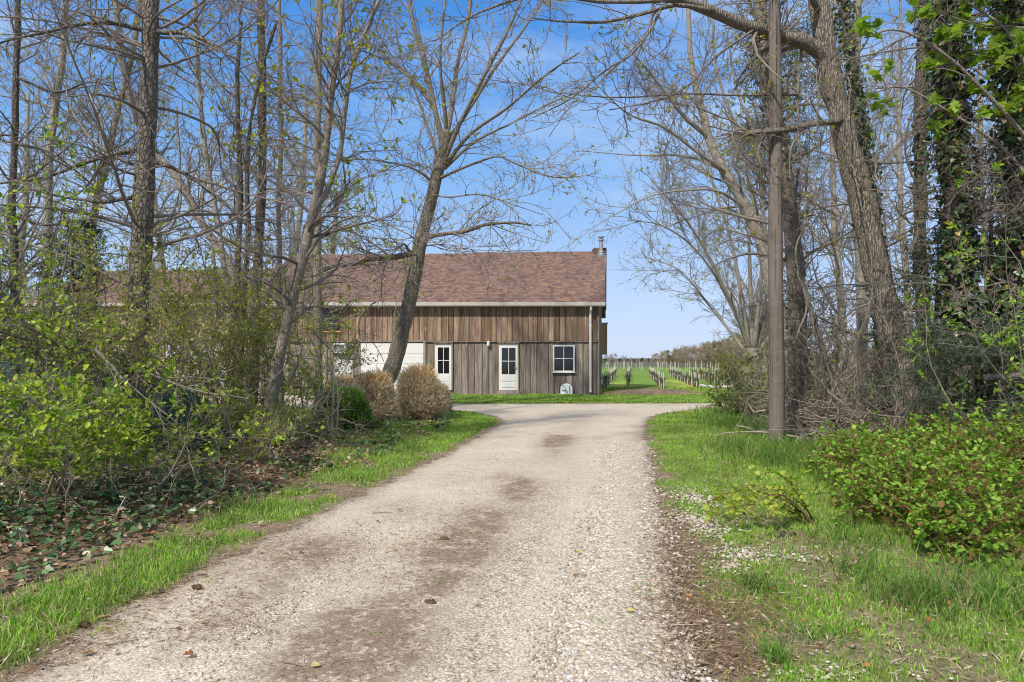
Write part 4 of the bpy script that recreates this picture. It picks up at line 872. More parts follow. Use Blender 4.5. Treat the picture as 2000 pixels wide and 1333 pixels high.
tree('ivy_clad_tree', 'tall trunk thickly wrapped in ivy with bare level branches reaching left', [([(1888, gp(Y), Y), (1882, 750, Y), (1872, 550, Y), (1862, 330, Y), (1852, 120, Y), (1846, -160, Y)], .20, .14)], DEADR(54, 2.1), bark='bark_dark', twig='twig_brown', ivy=dict(n=8500, size=.075, off=.17), sides=12)
Y = 11.0
tree('ivy_clad_tree', 'ivy covered trunk at the right edge of the view', [([(1992, gp(Y), Y), (1988, 650, Y), (1990, 400, Y), (1985, 150, Y), (1980, -160, Y)], .20, .16)], DEADR(60, 1.9), bark='bark_dark', twig='twig_brown', ivy=dict(n=8500, size=.075, off=.2), sides=12)
Y = 15.0
tree('pine_tree', 'straight brown pine trunk between the leaning tree and the ivy wrapped trunk', [([(1808, gp(Y), Y), (1803, 650, Y), (1797, 450, Y), (1800, 200, Y), (1806, -120, Y)], .16, .11)], conifer_lv(70, 2.0, 8, 4, .007), bark='bark_dark', twig='twig_brown', ivy=dict(n=900, size=.08, off=.06))
Y = 15.2
tree('vine_hung_tree', 'thick ragged trunk hung with dead vines directly behind the utility pole', [([(1553, gp(Y), Y), (1560, 720, Y), (1557, 600, Y), (1549, 470, Y), (1532, 330, Y), (1506, 210, Y), (1488, 100, Y), (1476, -100, Y)], .22, .13)], hard_lv(24, 2.0, 8, 5, up=.0, ang=1.0), bark='bark_slim', twig='twig_brown', ivy=dict(n=900, size=.07, off=.1, cols=[(.08, .1, .03), (.05, .07, .03), (.14, .1, .05)]), buds=BUD)
Y = 18.0
tree('grey_tree', 'pale grey trunk half hidden behind the foot of the leaning tree', [([(1682, gp(Y), Y), (1685, 650, Y), (1678, 480, Y), (1668, 300, Y), (1672, 100, Y), (1680, -100, Y)], .16, .09)], hard_lv(20, 2.3, 8, 5, up=.05, rm=.008), bark='bark_grey', twig='twig_grey', buds=BUD)
Y = 16.5
tree('ivy_clad_tree', 'slender ivy covered trunk close behind the leaning tree', [([(1728, gp(Y), Y), (1722, 640, Y), (1705, 450, Y), (1680, 250, Y), (1655, 80, Y), (1640, -120, Y)], .13, .08)], DEADR(26, 1.6), bark='bark_dark', twig='twig_brown', ivy=dict(n=3600, size=.08, off=.15))
Y = 20.0
tree('leaning_maple', 'grey maple sweeping up and left from behind the utility pole over the field', [([(1542, gp(Y), Y), (1536, 680, Y), (1514, 580, Y), (1486, 470, Y), (1446, 385, Y), (1410, 325, Y), (1380, 255, Y), (1362, 180, Y), (1348, 100, Y), (1338, -60, Y)], .24, .06)],
     [dict(n=12, L=2.2, ang=.9, ang_sd=.2, t0=.35, N=9, gn=.15, up=.05, rr=.25, rmax=.05, rmin=.012), dict(n=7, L=2.0, ang=.66, ang_sd=.2, t0=.12, N=11, gn=.12, up=.02, rr=.42, rmin=.011, Lend=.65, cu=.18), dict(n=5, L=.9, ang=.7, ang_sd=.25, t0=.15, N=8, gn=.18, up=.03, rr=.55, rmin=.0085, cu=.25), dict(n=3, L=.3, ang=.7, ang_sd=.3, t0=.2, N=4, gn=.25, up=.08, rr=.7, rmin=.007)],
     limbs=[LP([(1382, 270, Y), (1330, 220, Y - .5), (1275, 150, Y - 1), (1215, 80, Y - 1.4)], .08, .02), LP([(1420, 340, Y), (1370, 305, Y - .6), (1300, 250, Y - 1), (1230, 225, Y - 1.4), (1180, 180, Y - 1.8)], .07, .015), LP([(1416, 335, Y), (1340, 305, Y + .5), (1240, 305, Y + 1), (1130, 295, Y + 1.2)], .05, .012), LP([(1460, 410, Y), (1405, 375, Y - .5), (1340, 372, Y - .9), (1270, 385, Y - 1.2), (1190, 425, Y - 1.5)], .05, .012), LP([(1490, 470, Y), (1470, 380, Y + .5), (1440, 260, Y + .8), (1400, 140, Y + 1), (1390, 20, Y + 1)], .09, .03), LP([(1500, 500, Y), (1490, 400, Y - .4), (1478, 280, Y - .6), (1440, 180, Y - .8), (1420, 60, Y - 1)], .06, .02), LP([(1492, 480, Y), (1430, 470, Y - .5), (1380, 480, Y - .8)], .03, .012)],
     bark='bark_grey', twig='twig_grey', buds=dict(frac=.07, L=.06, cols=SPRING, k=6), sides=12, tn=40)
Y = 38.0
fan = [([(1466, 690), (1440, 620), (1395, 520), (1340, 430), (1270, 350)], .22, .04), ([(1464, 690), (1452, 600), (1430, 480), (1395, 370), (1360, 280)], .22, .04), ([(1468, 690), (1466, 580), (1460, 450), (1440, 320), (1425, 220)], .22, .04), ([(1472, 690), (1482, 590), (1490, 470), (1484, 350), (1478, 240)], .22, .04), ([(1474, 690), (1502, 600), (1535, 500), (1560, 400), (1580, 310)], .2, .04), ([(1462, 695), (1420, 640), (1375, 585), (1330, 530), (1270, 505)], .14, .03), ([(1455, 650), (1410, 560), (1350, 480), (1290, 440), (1225, 430)], .14, .03), ([(1474, 700), (1515, 640), (1560, 580), (1600, 520)], .14, .03)]
tree('spreading_tree', 'wide many stemmed bare tree spreading over the edge of the vineyard', [([(1462, gp(Y), Y), (1463, 740, Y), (1465, 715, Y), (1467, 680, Y)], .5, .42)],
     [dict(n=4, L=3, ang=.6, t0=.8, N=8, gn=.1, up=.1, rr=.2, rmin=.03), dict(n=11, L=3.4, ang=.55, ang_sd=.18, t0=.2, N=9, gn=.1, up=.04, rr=.4, rmin=.02, Lend=.7), dict(n=8, L=1.7, ang=.55, ang_sd=.2, t0=.15, N=7, gn=.13, up=.05, rr=.55, rmin=.015), dict(n=5, L=.7, ang=.6, ang_sd=.25, t0=.15, N=4, gn=.2, up=.05, rr=.7, rmin=.011)],
     limbs=[LP([(x, y, Y + (i % 3 - 1) * (k * .7)) for k, (x, y) in enumerate(p)], r0 * .72, r1 * .8) for i, (p, r0, r1) in enumerate(fan)], bark='bark_grey', twig='twig_grey', sides=12, buds=dict(frac=.06, L=.12, cols=SPRING, k=3))
Y = 13.6
tree('slim_tree', 'thin pale stem leaning right beside the brush, between utility pole and leaning tree', [([(1653, gp(Y), Y), (1642, 800, Y), (1622, 730, Y), (1600, 660, Y), (1580, 590, Y), (1562, 520, Y), (1552, 430, Y), (1560, 330, Y)], .075, .03)], hard_lv(16, 1.4, 7, 5, up=.03, ang=1.0), bark='bark_slim', twig='twig_brown')
Y = 30.0
for x, lb in ((1640, 'bare tree at the field edge behind the pale grey trunk on the right'), (1770, 'bare tree at the field edge behind the straight brown pine'), (1930, 'bare tree at the field edge behind the ivy covered trunks')):
    tree('bare_tree', lb, [([(x, gp(Y), Y), (x + 5, 620, Y), (x - 10, 420, Y), (x - 15, 200, Y), (x - 10, -20, Y)], .2, .05)], hard_lv(22, 4.2, 9, 6, up=.09, rm=.012, t0=.2), bark='bark_grey', twig='twig_grey')
# maple leaves of a tree whose trunk stands just outside the view on the right
Y = 10.0
mp = [(.20, .32, .035), (.25, .38, .045), (.16, .27, .03), (.30, .41, .07)]
tree('young_maple', 'leafy young maple with bright green lobed leaves at the top right corner', [([(2075, gp(Y) + 2, Y), (2068, 600, Y), (2055, 300, Y), (2030, 60, Y), (2015, -120, Y)], .09, .05)], [dict(n=12, L=1.7, ang=1.1, t0=.55, N=7, gn=.14, up=.03, rr=.3, rmin=.01, out=(-.9, 0, 0)), dict(n=6, L=.7, ang=.8, N=6, gn=.18, up=0, rr=.5, rmin=.006), dict(n=4, L=.28, ang=.8, N=4, gn=.2, rr=.6, rmin=.004)],
     limbs=[LP([(2045, 330, Y), (1960, 220, Y - .3), (1860, 120, Y - .5), (1760, 60, Y - .6), (1690, 70, Y - .6)], .035, .01), LP([(2050, 400, Y), (1960, 290, Y + .5), (1860, 220, Y + .6), (1760, 170, Y + .7), (1700, 185, Y + .7)], .03, .008), LP([(2040, 200, Y), (1960, 60, Y), (1880, 0, Y), (1800, -30, Y)], .03, .01)],
     leaf=dict(n=4.2, L=.115, W=.10, cols=mp, tmpl='maple', up=.75, fold=.12, t0=.3), bark='bark_slim', twig='twig_brown')
# ================================================================== shrubs, brambles, clipped mounds
def shrub(name, label, base, nstem, h, spread, lv, leaf, twig='twig_brown', lean=(0, 0, 0), r=.012, cat='shrub', up=.06, gn=.12, matl='leaf', group=None, N=10, jit=.25, pts=None):
    base = np.asarray(base, float); e = thing(name, base, label, cat, group)
    b0 = base + np.concatenate([rng.normal(size=(nstem, 2)) * jit, np.zeros((nstem, 1))], 1)
    if pts is not None: b0 = np.asarray(pts)
    a = rng.random(nstem) * 6.283
    d = nrm(np.stack([np.cos(a) * spread, np.sin(a) * spread, np.ones(nstem)], 1) + np.asarray(lean))
    L = h * (.6 + .5 * rng.random(nstem)); P = [b0]
    for i in range(N - 1):
        d = nrm(d + gn * rng.normal(size=(nstem, 3)) + np.array([0, 0, up])); P.append(P[-1] + d * (L / (N - 1))[:, None])
    P = np.stack(P, 1); R = r * np.linspace(1, .3, N)[None] * (.6 + .8 * rng.random((nstem, 1)))
    g = Geo(); g.tubes(P, R, 5); rt = np.stack([np.repeat((base - np.array([0, 0, .06]))[None], nstem, 0), (base + b0) / 2 - np.array([0, 0, .05]), b0 + np.array([0, 0, .02])], 1); g.tubes(rt, np.full((nstem, 3), r * .8), 4); gen = [(P, R)]; allb = [gen]
    for k, l in enumerate(lv):
        gen = sprout(gen, **l); allb.append(gen)
        for p, q in gen: g.tubes(p, q, 3)
    st = g.build('branches', M[twig], e, base, smooth=True)
    g = Geo()
    for lf in (leaf if isinstance(leaf, list) else [leaf]):
        lf = dict(lf); ks = lf.pop('on', [-1])
        for k in ks: leaf_on(g, allb[k], **lf)
    o = g.build('leaves', M[matl], e, base)
    return e
LV = lambda L, n1=6, n2=5, rm=.003, up=.04: [dict(n=n1, L=L, ang=.85, ang_sd=.25, t0=.15, N=7, gn=.16, up=up, rr=.5, rmin=rm * 1.3), dict(n=n2, L=L * .5, ang=.8, ang_sd=.25, t0=.15, N=5, gn=.18, up=up, rr=.6, rmin=rm)]
LV2 = lambda L, n1, n2: [dict(l, t0=.5 if i == 0 else l['t0']) for i, l in enumerate(LV(L, n1, n2))]
BR = [(.30, .41, .045), (.37, .47, .05), (.44, .52, .08), (.22, .32, .035), (.48, .52, .12)]
G0 = lambda px, Y, z=0: np.array([(px - CX) / F * Y, Y, zat((px - CX) / F * Y, Y)])
shrub('leafy_shrub', 'bright green leafy shrub at the lower left in front of the dark tarp', G0(50, 6.6), 15, 1.7, .7, LV(.75, 8, 6), dict(n=8, L=.050, W=.030, cols=BR + GREEN[:2], on=[-1], up=.7, tmpl='round', sd=.4), lean=(.15, -.1, 0), r=.011, jit=.55)
shrub('leafy_shrub', 'second leafy shrub with arching shoots right of the lower left shrub', G0(115, 7.0), 6, .95, .5, LV(.6, 7, 5), dict(n=8, L=.048, W=.028, sd=.4, cols=BR + GREEN, on=[-1], up=.75, tmpl='round'), lean=(.2, -.1, 0), r=.009, jit=.4)
shrub('leafy_sapling', 'tall leafy sapling overhanging the left edge with fresh green leaves', G0(-60, 8.0), 9, 4.3, .2, LV(.95, 10, 7), dict(n=5, L=.052, W=.03, sd=.4, cols=BR + GREEN, on=[-1], up=.7, tmpl='round', t0=.1), lean=(.2, 0, 0), r=.02, jit=.3)
YG = [(.38, .45, .08), (.30, .38, .06), (.46, .48, .11), (.24, .31, .055), (.36, .28, .12)]
shrub('twiggy_shrub', 'brown twiggy shrub with tiny yellow green leaves in front of the rough barked pine', G0(215, 9.0), 12, 3.0, .26, LV2(.8, 11, 7), dict(n=5.5, L=.044, W=.022, cols=YG, on=[-1, -2], up=.5), lean=(.06, 0, 0), r=.011, jit=.55)
shrub('twiggy_shrub', 'twiggy shrub with yellow green leaves at the foot of the thin brown stems', G0(468, 11.6), 16, 2.9, .36, LV2(.75, 10, 7), dict(n=4.5, L=.044, W=.022, cols=YG, on=[-1, -2], up=.5), r=.011, jit=.5)
shrub('twiggy_shrub', 'loose twiggy shrub with fresh leaves beside the young evergreen', G0(150, 9.8), 12, 2.9, .4, LV(.8, 9, 6), dict(n=4.2, L=.047, W=.024, cols=YG + BR, on=[-1, -2], up=.5), r=.011, jit=.6)
shrub('twiggy_shrub', 'tall twiggy shrub with yellow green leaves between the dark pine and the slim grey tree', G0(505, 12.8), 14, 3.2, .32, LV(.75, 9, 6), dict(n=4.2, L=.048, W=.025, cols=YG + BR, on=[-1, -2], up=.5), r=.011, jit=.45)
shrub('twiggy_shrub', 'tall twiggy shrub with yellow green leaves rising behind the tarp by the extension doors', G0(345, 13.4), 18, 3.6, .35, LV(.85, 10, 7), dict(n=5, L=.048, W=.025, cols=YG, on=[-1, -2], up=.5), r=.012, jit=.7)
shrub('twiggy_shrub', 'twiggy yellow green shrub between the tarp and the thin brown stems', G0(405, 12.6), 16, 2.9, .35, LV(.75, 10, 7), dict(n=5, L=.047, W=.024, cols=YG, on=[-1, -2], up=.5), r=.011, jit=.5)
shrub('leafy_sapling', 'small sapling with pale green leaves between the slim grey tree and the clipped green mound', G0(600, 15.2), 7, 2.6, .3, LV(.6, 8, 6, .004), dict(n=5, L=.06, W=.034, cols=BR, on=[-1]), r=.012, jit=.15)
shrub('dead_sapling', 'forked dead sapling with drooping bare twigs in front of the clipped green mound', G0(650, 12.2), 2, 2.3, .2, LV(.8, 6, 4, .004, -.05), dict(n=.02, L=.03, W=.02, cols=YG), r=.022, jit=.05, twig='twig_pale', lean=(.16, 0, 0))
shrub('low_shrub', 'low green shrub at the foot of the dark pine', G0(455, 11), 22, .95, .8, LV(.4, 6, 5), dict(n=4.5, L=.042, W=.022, cols=BR + YG, on=[-1, -2]), r=.006, jit=.5, twig='twig_pale')
shrub('low_shrub', 'low green shrub at the foot of the slim grey tree beside the grass verge', G0(560, 12.4), 14, .55, .8, LV(.35, 6, 5), dict(n=4.5, L=.045, W=.024, cols=BR + YG, on=[-1, -2]), r=.006, jit=.45, twig='twig_pale')
shrub('low_shrub', 'low twiggy shrub growing right of the tarp', G0(470, 10.0), 14, .6, .8, LV(.4, 6, 5), dict(n=3.5, L=.042, W=.02, cols=YG, on=[-1, -2]), r=.006, jit=.55, twig='twig_pale')
# bramble bank on the right
BRM = [(.17, .34, .035), (.22, .40, .045), (.28, .45, .065), (.13, .26, .03), (.34, .46, .08), (.19, .36, .04)]
def bramble(label, n, y0, y1, off0, off1, h, lean=(-.22, -.12, 0)):
    bp = []
    for _ in range(n):
        y = y0 + (y1 - y0) * rng.random(); x = Rx(y) + off0 + (off1 - off0) * rng.random(); bp.append((x, y, zat(x, y)))
    c = np.mean(bp, 0)
    shrub('bramble', label, c, n, h, .65, [dict(n=8, L=.5, ang=.8, ang_sd=.25, t0=.15, N=7, gn=.14, up=-.07, rr=.6, rmin=.003), dict(n=4, L=.2, ang=.8, N=5, gn=.18, up=.0, rr=.7, rmin=.0022)],
      [dict(n=4.2, L=.040, W=.031, cols=BRM + [(.24, .15, .05)], on=[-1], up=.8, tmpl='round', sd=.4), dict(n=3, L=.034, W=.026, cols=BRM, on=[-2], up=.8, tmpl='round', sd=.4)], twig='twig_red', lean=lean, r=.007, up=-.10, gn=.09, pts=bp, cat='bramble')
bramble('low front bramble with reddish canes and bright leaves spilling over the near right grass', 55, 5.3, 7.4, 2.1, 3.1, .75, (-.1, -.1, 0))
bramble('tall bramble thicket with bright green leaves at the right edge of the view', 90, 5.6, 8.6, 2.8, 4.8, 1.05)
bramble('bramble patch between the near thicket and the foot of the leaning tree', 50, 8.0, 10.2, 2.7, 4.6, .8)
bp = [tuple(p) for p in [(2.75 + .25 * rng.random(), 6.5 + .5 * rng.random(), .02) for _ in range(7)]]
shrub('bramble', 'long arching bramble cane dipping to the grass left of the main bramble', (2.9, 6.7, 0), 7, 1.35, .25, [dict(n=8, L=.22, ang=.8, t0=.1, N=5, gn=.14, up=-.04, rr=.6, rmin=.003)], [dict(n=5, L=.05, W=.042, cols=BR, on=[-1], up=.8, tmpl='round'), dict(n=10, L=.05, W=.04, cols=BR, on=[0], up=.8, tmpl='round')], twig='twig_red', lean=(-.75, -.2, 0), r=.007, up=-.17, gn=.05, pts=bp, cat='bramble')
# privet sprays, right edge
shrub('privet_shrub', 'tall shrub with upright sprays of glossy light green leaves at the right edge', G0(2100, 8.2), 9, 4.0, .2, LV(.8, 8, 5), dict(n=11, L=.05, W=.019, cols=[(.27, .44, .04), (.34, .48, .07), (.20, .36, .035)], on=[-1], up=.3, spread=.45), lean=(-.34, 0, 0), r=.013, jit=.3, twig='twig_brown', up=.02)
# hemlock / yew boughs
ND = [(.03, .065, .034), (.042, .085, .043), (.055, .105, .052), (.075, .13, .07)]
def conifer(name, label, base, h, rad, n, cols=ND, needles=16, z0=.05, tilt=-.08, nl=.035, group=None, side=None, tr0=.022):
    base = np.asarray(base, float); e = thing(name, base, label, 'evergreen tree', group)
    P = np.stack([base + np.array([.02 * math.sin(i), 0, h * i / 9]) for i in range(10)]); R = np.linspace(tr0 * h, .006, 10)
    g = Geo(); g.tubes(P, R, 7); g.build('trunk', M['bark_dark'], e, base, smooth=True)
    g = Geo(); tr = [(P[None], R[None])]; out = []
    b1 = []
    for k in range(6):
        a, b_ = z0 + (1 - z0) * k / 6, z0 + (1 - z0) * (k + 1) / 6
        b1 += sprout(tr, n / 6, rad * (1.08 - .92 * (a + b_) / 2), ang=1.45, ang_sd=.15, t0=a, t1=b_, N=7, gn=.06, up=tilt, rr=.3, rmin=.005, Lend=1, flat=.4, out=side)
    b2 = sprout(b1, 9, rad * .42, ang=.8, ang_sd=.15, t0=.15, N=6, gn=.07, up=-.04, rr=.5, rmin=.003, flat=.7, Lend=.4)
    b3 = sprout(b2, 5, rad * .16, ang=.75, ang_sd=.15, t0=.1, N=4, gn=.07, up=-.03, rr=.6, rmin=.002, flat=.7, Lend=.5)
    for bb in (b1, b2, b3):
        for p, q in bb: g.tubes(p, q, 3)
    cr = g.build('crown', M['twig_brown'], e, base)
    g = Geo(); leaf_on(g, b3, needles, nl, nl * .28, cols, 'blade', 0, 1, .6, .45, .1); leaf_on(g, b2, needles, nl, nl * .28, cols, 'blade', .1, 1, .6, .45, .1)
    o = g.build('needles', M['needle'], cr, base); o.location = (0, 0, 0)
    return e
conifer('hemlock_tree', 'dark green hemlock with drooping boughs at the foot of the ivy wrapped trunk', G0(1850, 10.6), 2.1, 1.45, 36, side=(-.5, -.2, 0), needles=8, nl=.045)
conifer('hemlock_tree', 'tall feathery dark hemlock between the leaning tree and the ivy wrapped trunk', G0(1830, 12.6), 3.9, 1.5, 34, side=(-.2, -.3, 0), needles=7, nl=.05)
conifer('hemlock_tree', 'dark feathery hemlock filling the gap between the two ivy trunks', G0(1935, 12.4), 5.2, 1.6, 46, side=(-.2, -.3, 0), needles=7, nl=.05)
conifer('hemlock_tree', 'small dark hemlock in the shade right of the leaning tree', G0(1955, 10.2), 2.0, 1.3, 30, side=(-.3, -.3, 0), needles=9, nl=.045)
conifer('young_evergreen', 'young dark evergreen standing at the left before the extension roof', G0(140, 11.2), 3.7, 1.0, 60, cols=[(.03, .065, .022), (.045, .085, .03), (.022, .05, .02)], needles=7, nl=.05)
conifer('young_evergreen', 'dark evergreen bush at the left edge over the tarp', G0(0, 12.4), 3.1, 1.3, 50, cols=[(.035, .07, .022), (.05, .09, .03), (.025, .055, .02)], needles=7, nl=.05)
# tall pine tops seen far behind
def pine_top(label, x, Y, ztop, r):
    conifer('far_pine', label, np.array([(x - CX) / F * Y, Y, 0]), ztop, r, 40, cols=[(.05, .09, .04), (.07, .11, .05), (.04, .07, .035)], needles=5, z0=.62, nl=.16, tr0=.010)
pine_top('tall pine with feathery green top behind the leaning maple and utility pole', 1524, 33, 17.6, 4.6)

for lb, px, Yv, k, hh in [('tall thicket of dead vines climbing between utility pole and leaning tree', 1610, 13.6, 26, 3.6), ('ragged dead vine thicket close behind the utility pole', 1565, 14.4, 22, 3.4), ('dead vine thicket at the foot of the pale grey trunk', 1700, 14.2, 16, 2.8)]:
    shrub('vine_thicket', lb, G0(px, Yv), k, hh, .16, [dict(n=6, L=.9, ang=.8, t0=.2, N=9, gn=.2, up=-.04, rr=.55, rmin=.006, cu=.3), dict(n=4, L=.4, ang=.8, N=6, gn=.2, rr=.6, rmin=.005, cu=.3)], dict(n=.25, L=.05, W=.03, cols=YG), r=.013, jit=.42, gn=.2, N=16, cat='vines')
# clipped mounds
def mound(label, px0, px1, ptop, Y, depth, dead, n=7000, skew=0., square=2.3, group='clipped shrubs before the barn'):
    x0, x1 = (px0 - CX) / F * Y, (px1 - CX) / F * Y; cx, rx = (x0 + x1) / 2, (x1 - x0) / 2; zt = CH - (ptop - HY) / F * Y
    base = np.array([cx, Y, 0.0]); e = thing('clipped_shrub', base, label, 'shrub', group)
    th = rng.random(n) * 6.283; cz = rng.random(n) * 1.0 * .98 - .0
    d = nrm(np.concatenate([nrm(np.stack([np.cos(th), np.sin(th)], 1)) * np.sqrt(1 - cz[:, None] ** 2), cz[:, None]], 1) * np.array([1, 1, 1]))
    def shape(d, k=1.0):
        p = square; rr = (np.abs(d) ** p).sum(1) ** (-1 / p)
        v = d * rr[:, None]
        lump = 1 + .42 * (fnoise(d[:, 0] * 2 + 3, d[:, 2] * 2 + d[:, 1], 1.3) - .5) * 2
        zl = v[:, 2]; under = .72 + .28 * sstep(0, .4, zl)
        return np.stack([cx + v[:, 0] * rx * lump * k * under + skew * zl, Y + v[:, 1] * depth * lump * k * under, zl * zt * (.97 + .06 * lump - .03) * k + .03], 1)
    # inner twigs
    m = 260; S = shape(d[:m], .96); b0 = base + np.concatenate([rng.normal(size=(m, 2)) * np.array([rx, depth]) * .22, np.full((m, 1), .0)], 1)
    t = np.linspace(0, 1, 6)[None, :, None]; P = b0[:, None] * (1 - t) + S[:, None] * t + np.array([0, 0, .18]) * np.sin(t * 3.1)
    g = Geo(); tw = [(P, .012 * np.linspace(1, .4, 6)[None] * np.ones((m, 1)))]
    for p, r in tw: g.tubes(p, r, 3)
    s2 = sprout(tw, 7, .36, ang=.5, t0=.4, N=5, gn=.15, up=.05, rr=.6, rmin=.004)
    for p, r in s2: g.tubes(p, r, 3)
    g.build('branches', M['twig_brown'], e, base)
    g = Geo(); k = .82 + .26 * rng.random(n) ** .8
    pos = shape(d, 1.0) * 1.0; pos = base + np.array([0, 0, .0]) + (pos - base) * k[:, None]
    nd = nrm(d + .55 * rng.normal(size=(n, 3)) + np.array([0, 0, .25]))
    if dead:
        cols = np.array([(.78, .65, .50), (.68, .54, .40), (.86, .76, .62), (.55, .42, .30), (.74, .53, .33)]); top = np.array([.55, .29, .09])
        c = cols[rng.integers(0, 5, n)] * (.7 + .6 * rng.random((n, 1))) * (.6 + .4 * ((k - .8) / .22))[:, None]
        c = np.where(((pos[:, 2] > zt * .86) & (rng.random(n) < .35))[:, None], top * (.8 + .4 * rng.random((n, 1))), c)
        g.leaves(pos, nd, rng.normal(size=(n, 3)), .15 * (.4 + rng.random(n)), .013, c, 'blade', .1)
    else:
        cols = np.array([(.11, .25, .03), (.15, .30, .035), (.085, .19, .025), (.2, .35, .05)])
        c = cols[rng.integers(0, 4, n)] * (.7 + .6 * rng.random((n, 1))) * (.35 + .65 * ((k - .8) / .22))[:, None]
        g.leaves(pos, nd, d + .6 * rng.normal(size=(n, 3)), .042 * (.6 + .8 * rng.random(n)), .024, c, 'leaf', .25)
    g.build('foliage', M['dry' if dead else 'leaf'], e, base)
    # dark heart so that the mound is not see-through
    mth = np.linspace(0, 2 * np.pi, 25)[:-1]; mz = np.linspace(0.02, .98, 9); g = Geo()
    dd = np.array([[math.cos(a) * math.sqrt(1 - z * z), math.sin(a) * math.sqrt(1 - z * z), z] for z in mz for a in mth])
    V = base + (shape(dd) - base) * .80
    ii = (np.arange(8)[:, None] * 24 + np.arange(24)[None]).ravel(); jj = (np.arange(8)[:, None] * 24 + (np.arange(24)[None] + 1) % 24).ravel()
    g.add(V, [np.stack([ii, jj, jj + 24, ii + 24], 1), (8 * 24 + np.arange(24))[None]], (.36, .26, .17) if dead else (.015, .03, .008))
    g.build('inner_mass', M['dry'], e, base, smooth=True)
    return e
mound('large rounded brown clipped shrub at the right, nearest the driveway bend', 768, 874, 724, 17.4, .8, True, 17000, .0, 2.0)
mound('brown clipped shrub showing behind the right shoulder of the large brown one', 836, 880, 760, 19.6, .6, True, 4500)
mound('narrow brown clipped shrub with an orange tinged top beside the green one', 690, 778, 738, 15.6, .6, True, 10000)
mound('brown clipped shrub at the back left near the small white side door', 632, 706, 742, 19.5, .7, True, 7000)
mound('green clipped shrub with vivid leaves in front of the brown ones', 622, 734, 764, 13.9, .6, False, 13000)
# ================================================================== utility pole
Y = 11.9; b0 = G0(1517, Y); b0[2] -= .02
e = thing('utility_pole', b0, 'tall weathered wooden utility pole standing in the grass on the right', 'utility pole')
n = 60; z = np.linspace(0, 9.2, n); lean = np.array([-.0045, 0, 0])
P = b0 + np.stack([z * lean[0] + .006 * np.sin(z * 1.3), 0 * z, z], 1); R = .138 - .0052 * z + .002 * rng.normal(size=n)
m, nt, out = new_mat('weathered_pole_wood'); b = NB(nt)
st = b.noise(b.geoco((26, 26, .55)), 1.4, 6, .7); bg_ = b.noise(b.geoco((1, 1, .6)), 1.2, 4); ck = b.noise(b.geoco((34, 34, .5)), 1.0, 4, .6)
c = b.ramp(b.math('ADD', b.math('MULTIPLY', st, .65), b.math('MULTIPLY', bg_, .35)), [(.3, (.085, .065, .05)), (.48, (.16, .13, .108)), (.62, (.22, .19, .165)), (.78, (.30, .27, .24))])
c = b.mix(b.mapr(ck, .57, .63, 0, .85), c, (.04, .03, .025)); c = b.mix(b.mapr(b.n('SeparateXYZ', ins={0: b.geoco()}).outputs[2], 1.2, 5, .25, 0), c, (.12, .085, .065)); c = b.mix(b.mapr(b.noise(b.geoco((3, 3, 9)), 2, 5, .7), .56, .7, 0, .4), c, (.33, .31, .29))
b.bsdf(out, c, .85, b.bump(st, .7, .01), .15); M['pole'] = m
g = Geo(); g.tubes(P, R, 20, cap=True); g.build('pole', M['pole'], e, b0, smooth=True)
for (qy, qx, s) in ((415, 1528, .05), (126, 1521, .03), (316, 1516, .06), (335, 1509, .04)):
    zz = CH - (qy - HY) / F * Y; xx = (qx - CX) / F * Y; cxp = b0[0] + (zz - b0[2]) * lean[0]; rr = .138 - .0052 * zz; dx = np.clip(xx - cxp, -rr * .9, rr * .9); yy = Y - math.sqrt(rr * rr - dx * dx)
    g = Geo(); th = np.linspace(0, 6.283, 9)[:-1]; V = np.array([[cxp + dx + .012 * math.cos(t), yy - .004, zz + s * math.sin(t)] for t in th] + [[cxp + dx + .012 * math.cos(t), yy + .02, zz + s * math.sin(t)] for t in th])
    g.add(V, [np.arange(8)[None], np.stack([np.arange(8), np.arange(8) + 8, (np.arange(8) + 1) % 8 + 8, (np.arange(8) + 1) % 8], 1)], (.02,) * 3); g.build('knot_hole', M['slate'], e, b0)

# ================================================================== tarp covered heap
m, nt, out = new_mat('dark_green_tarp'); b = NB(nt)
wr = b.noise(b.geoco((1.5, 1.5, .6)), 2.6, 5, .55)
b.bsdf(out, b.ramp(wr, [(.3, (.006, .022, .016)), (.55, (.012, .042, .030)), (.75, (.03, .075, .06))]), .6, b.bump(wr, 1.0, .22), .2); M['tarp'] = m
tx = np.linspace(-9.6, -4.45, 90); ty = np.linspace(-1.25, 1.25, 40); X, Y_ = np.meshgrid(tx, ty, indexing='ij')
prof = np.interp(X, [-9.6, -9.2, -8, -7.1, -6.5, -6.0, -5.5, -5.05, -4.6, -4.45], [.1, 1.3, 1.55, 1.7, 1.6, 1.3, 1.05, .85, .5, .05])
cr = (1 - np.abs(Y_ / 1.25) ** 4) ** .5
Zt = prof * cr * (.92 + .16 * fnoise(X * 1.2, Y_ * 2, 1.0)) + .26 * (fnoise(X + .5 * Y_, Y_, 2.2) - .5) * cr
g = Geo(); nx, ny = X.shape; ii = (np.arange(nx - 1)[:, None] * ny + np.arange(ny - 1)[None]).ravel()
g.add(np.stack([X.ravel(), Y_.ravel() + 11.1 + .12 * (fnoise(X.ravel(), Zt.ravel(), 2) - .5), np.maximum(Zt.ravel(), .0)], 1), [np.stack([ii, ii + ny, ii + ny + 1, ii + 1], 1)])
tag(g.build('tarp_covered_heap', M['tarp'], None, (-7.0, 11.1, 0), smooth=True), 'bulky heap under a dark green tarp behind the shrubs on the left', 'tarp')

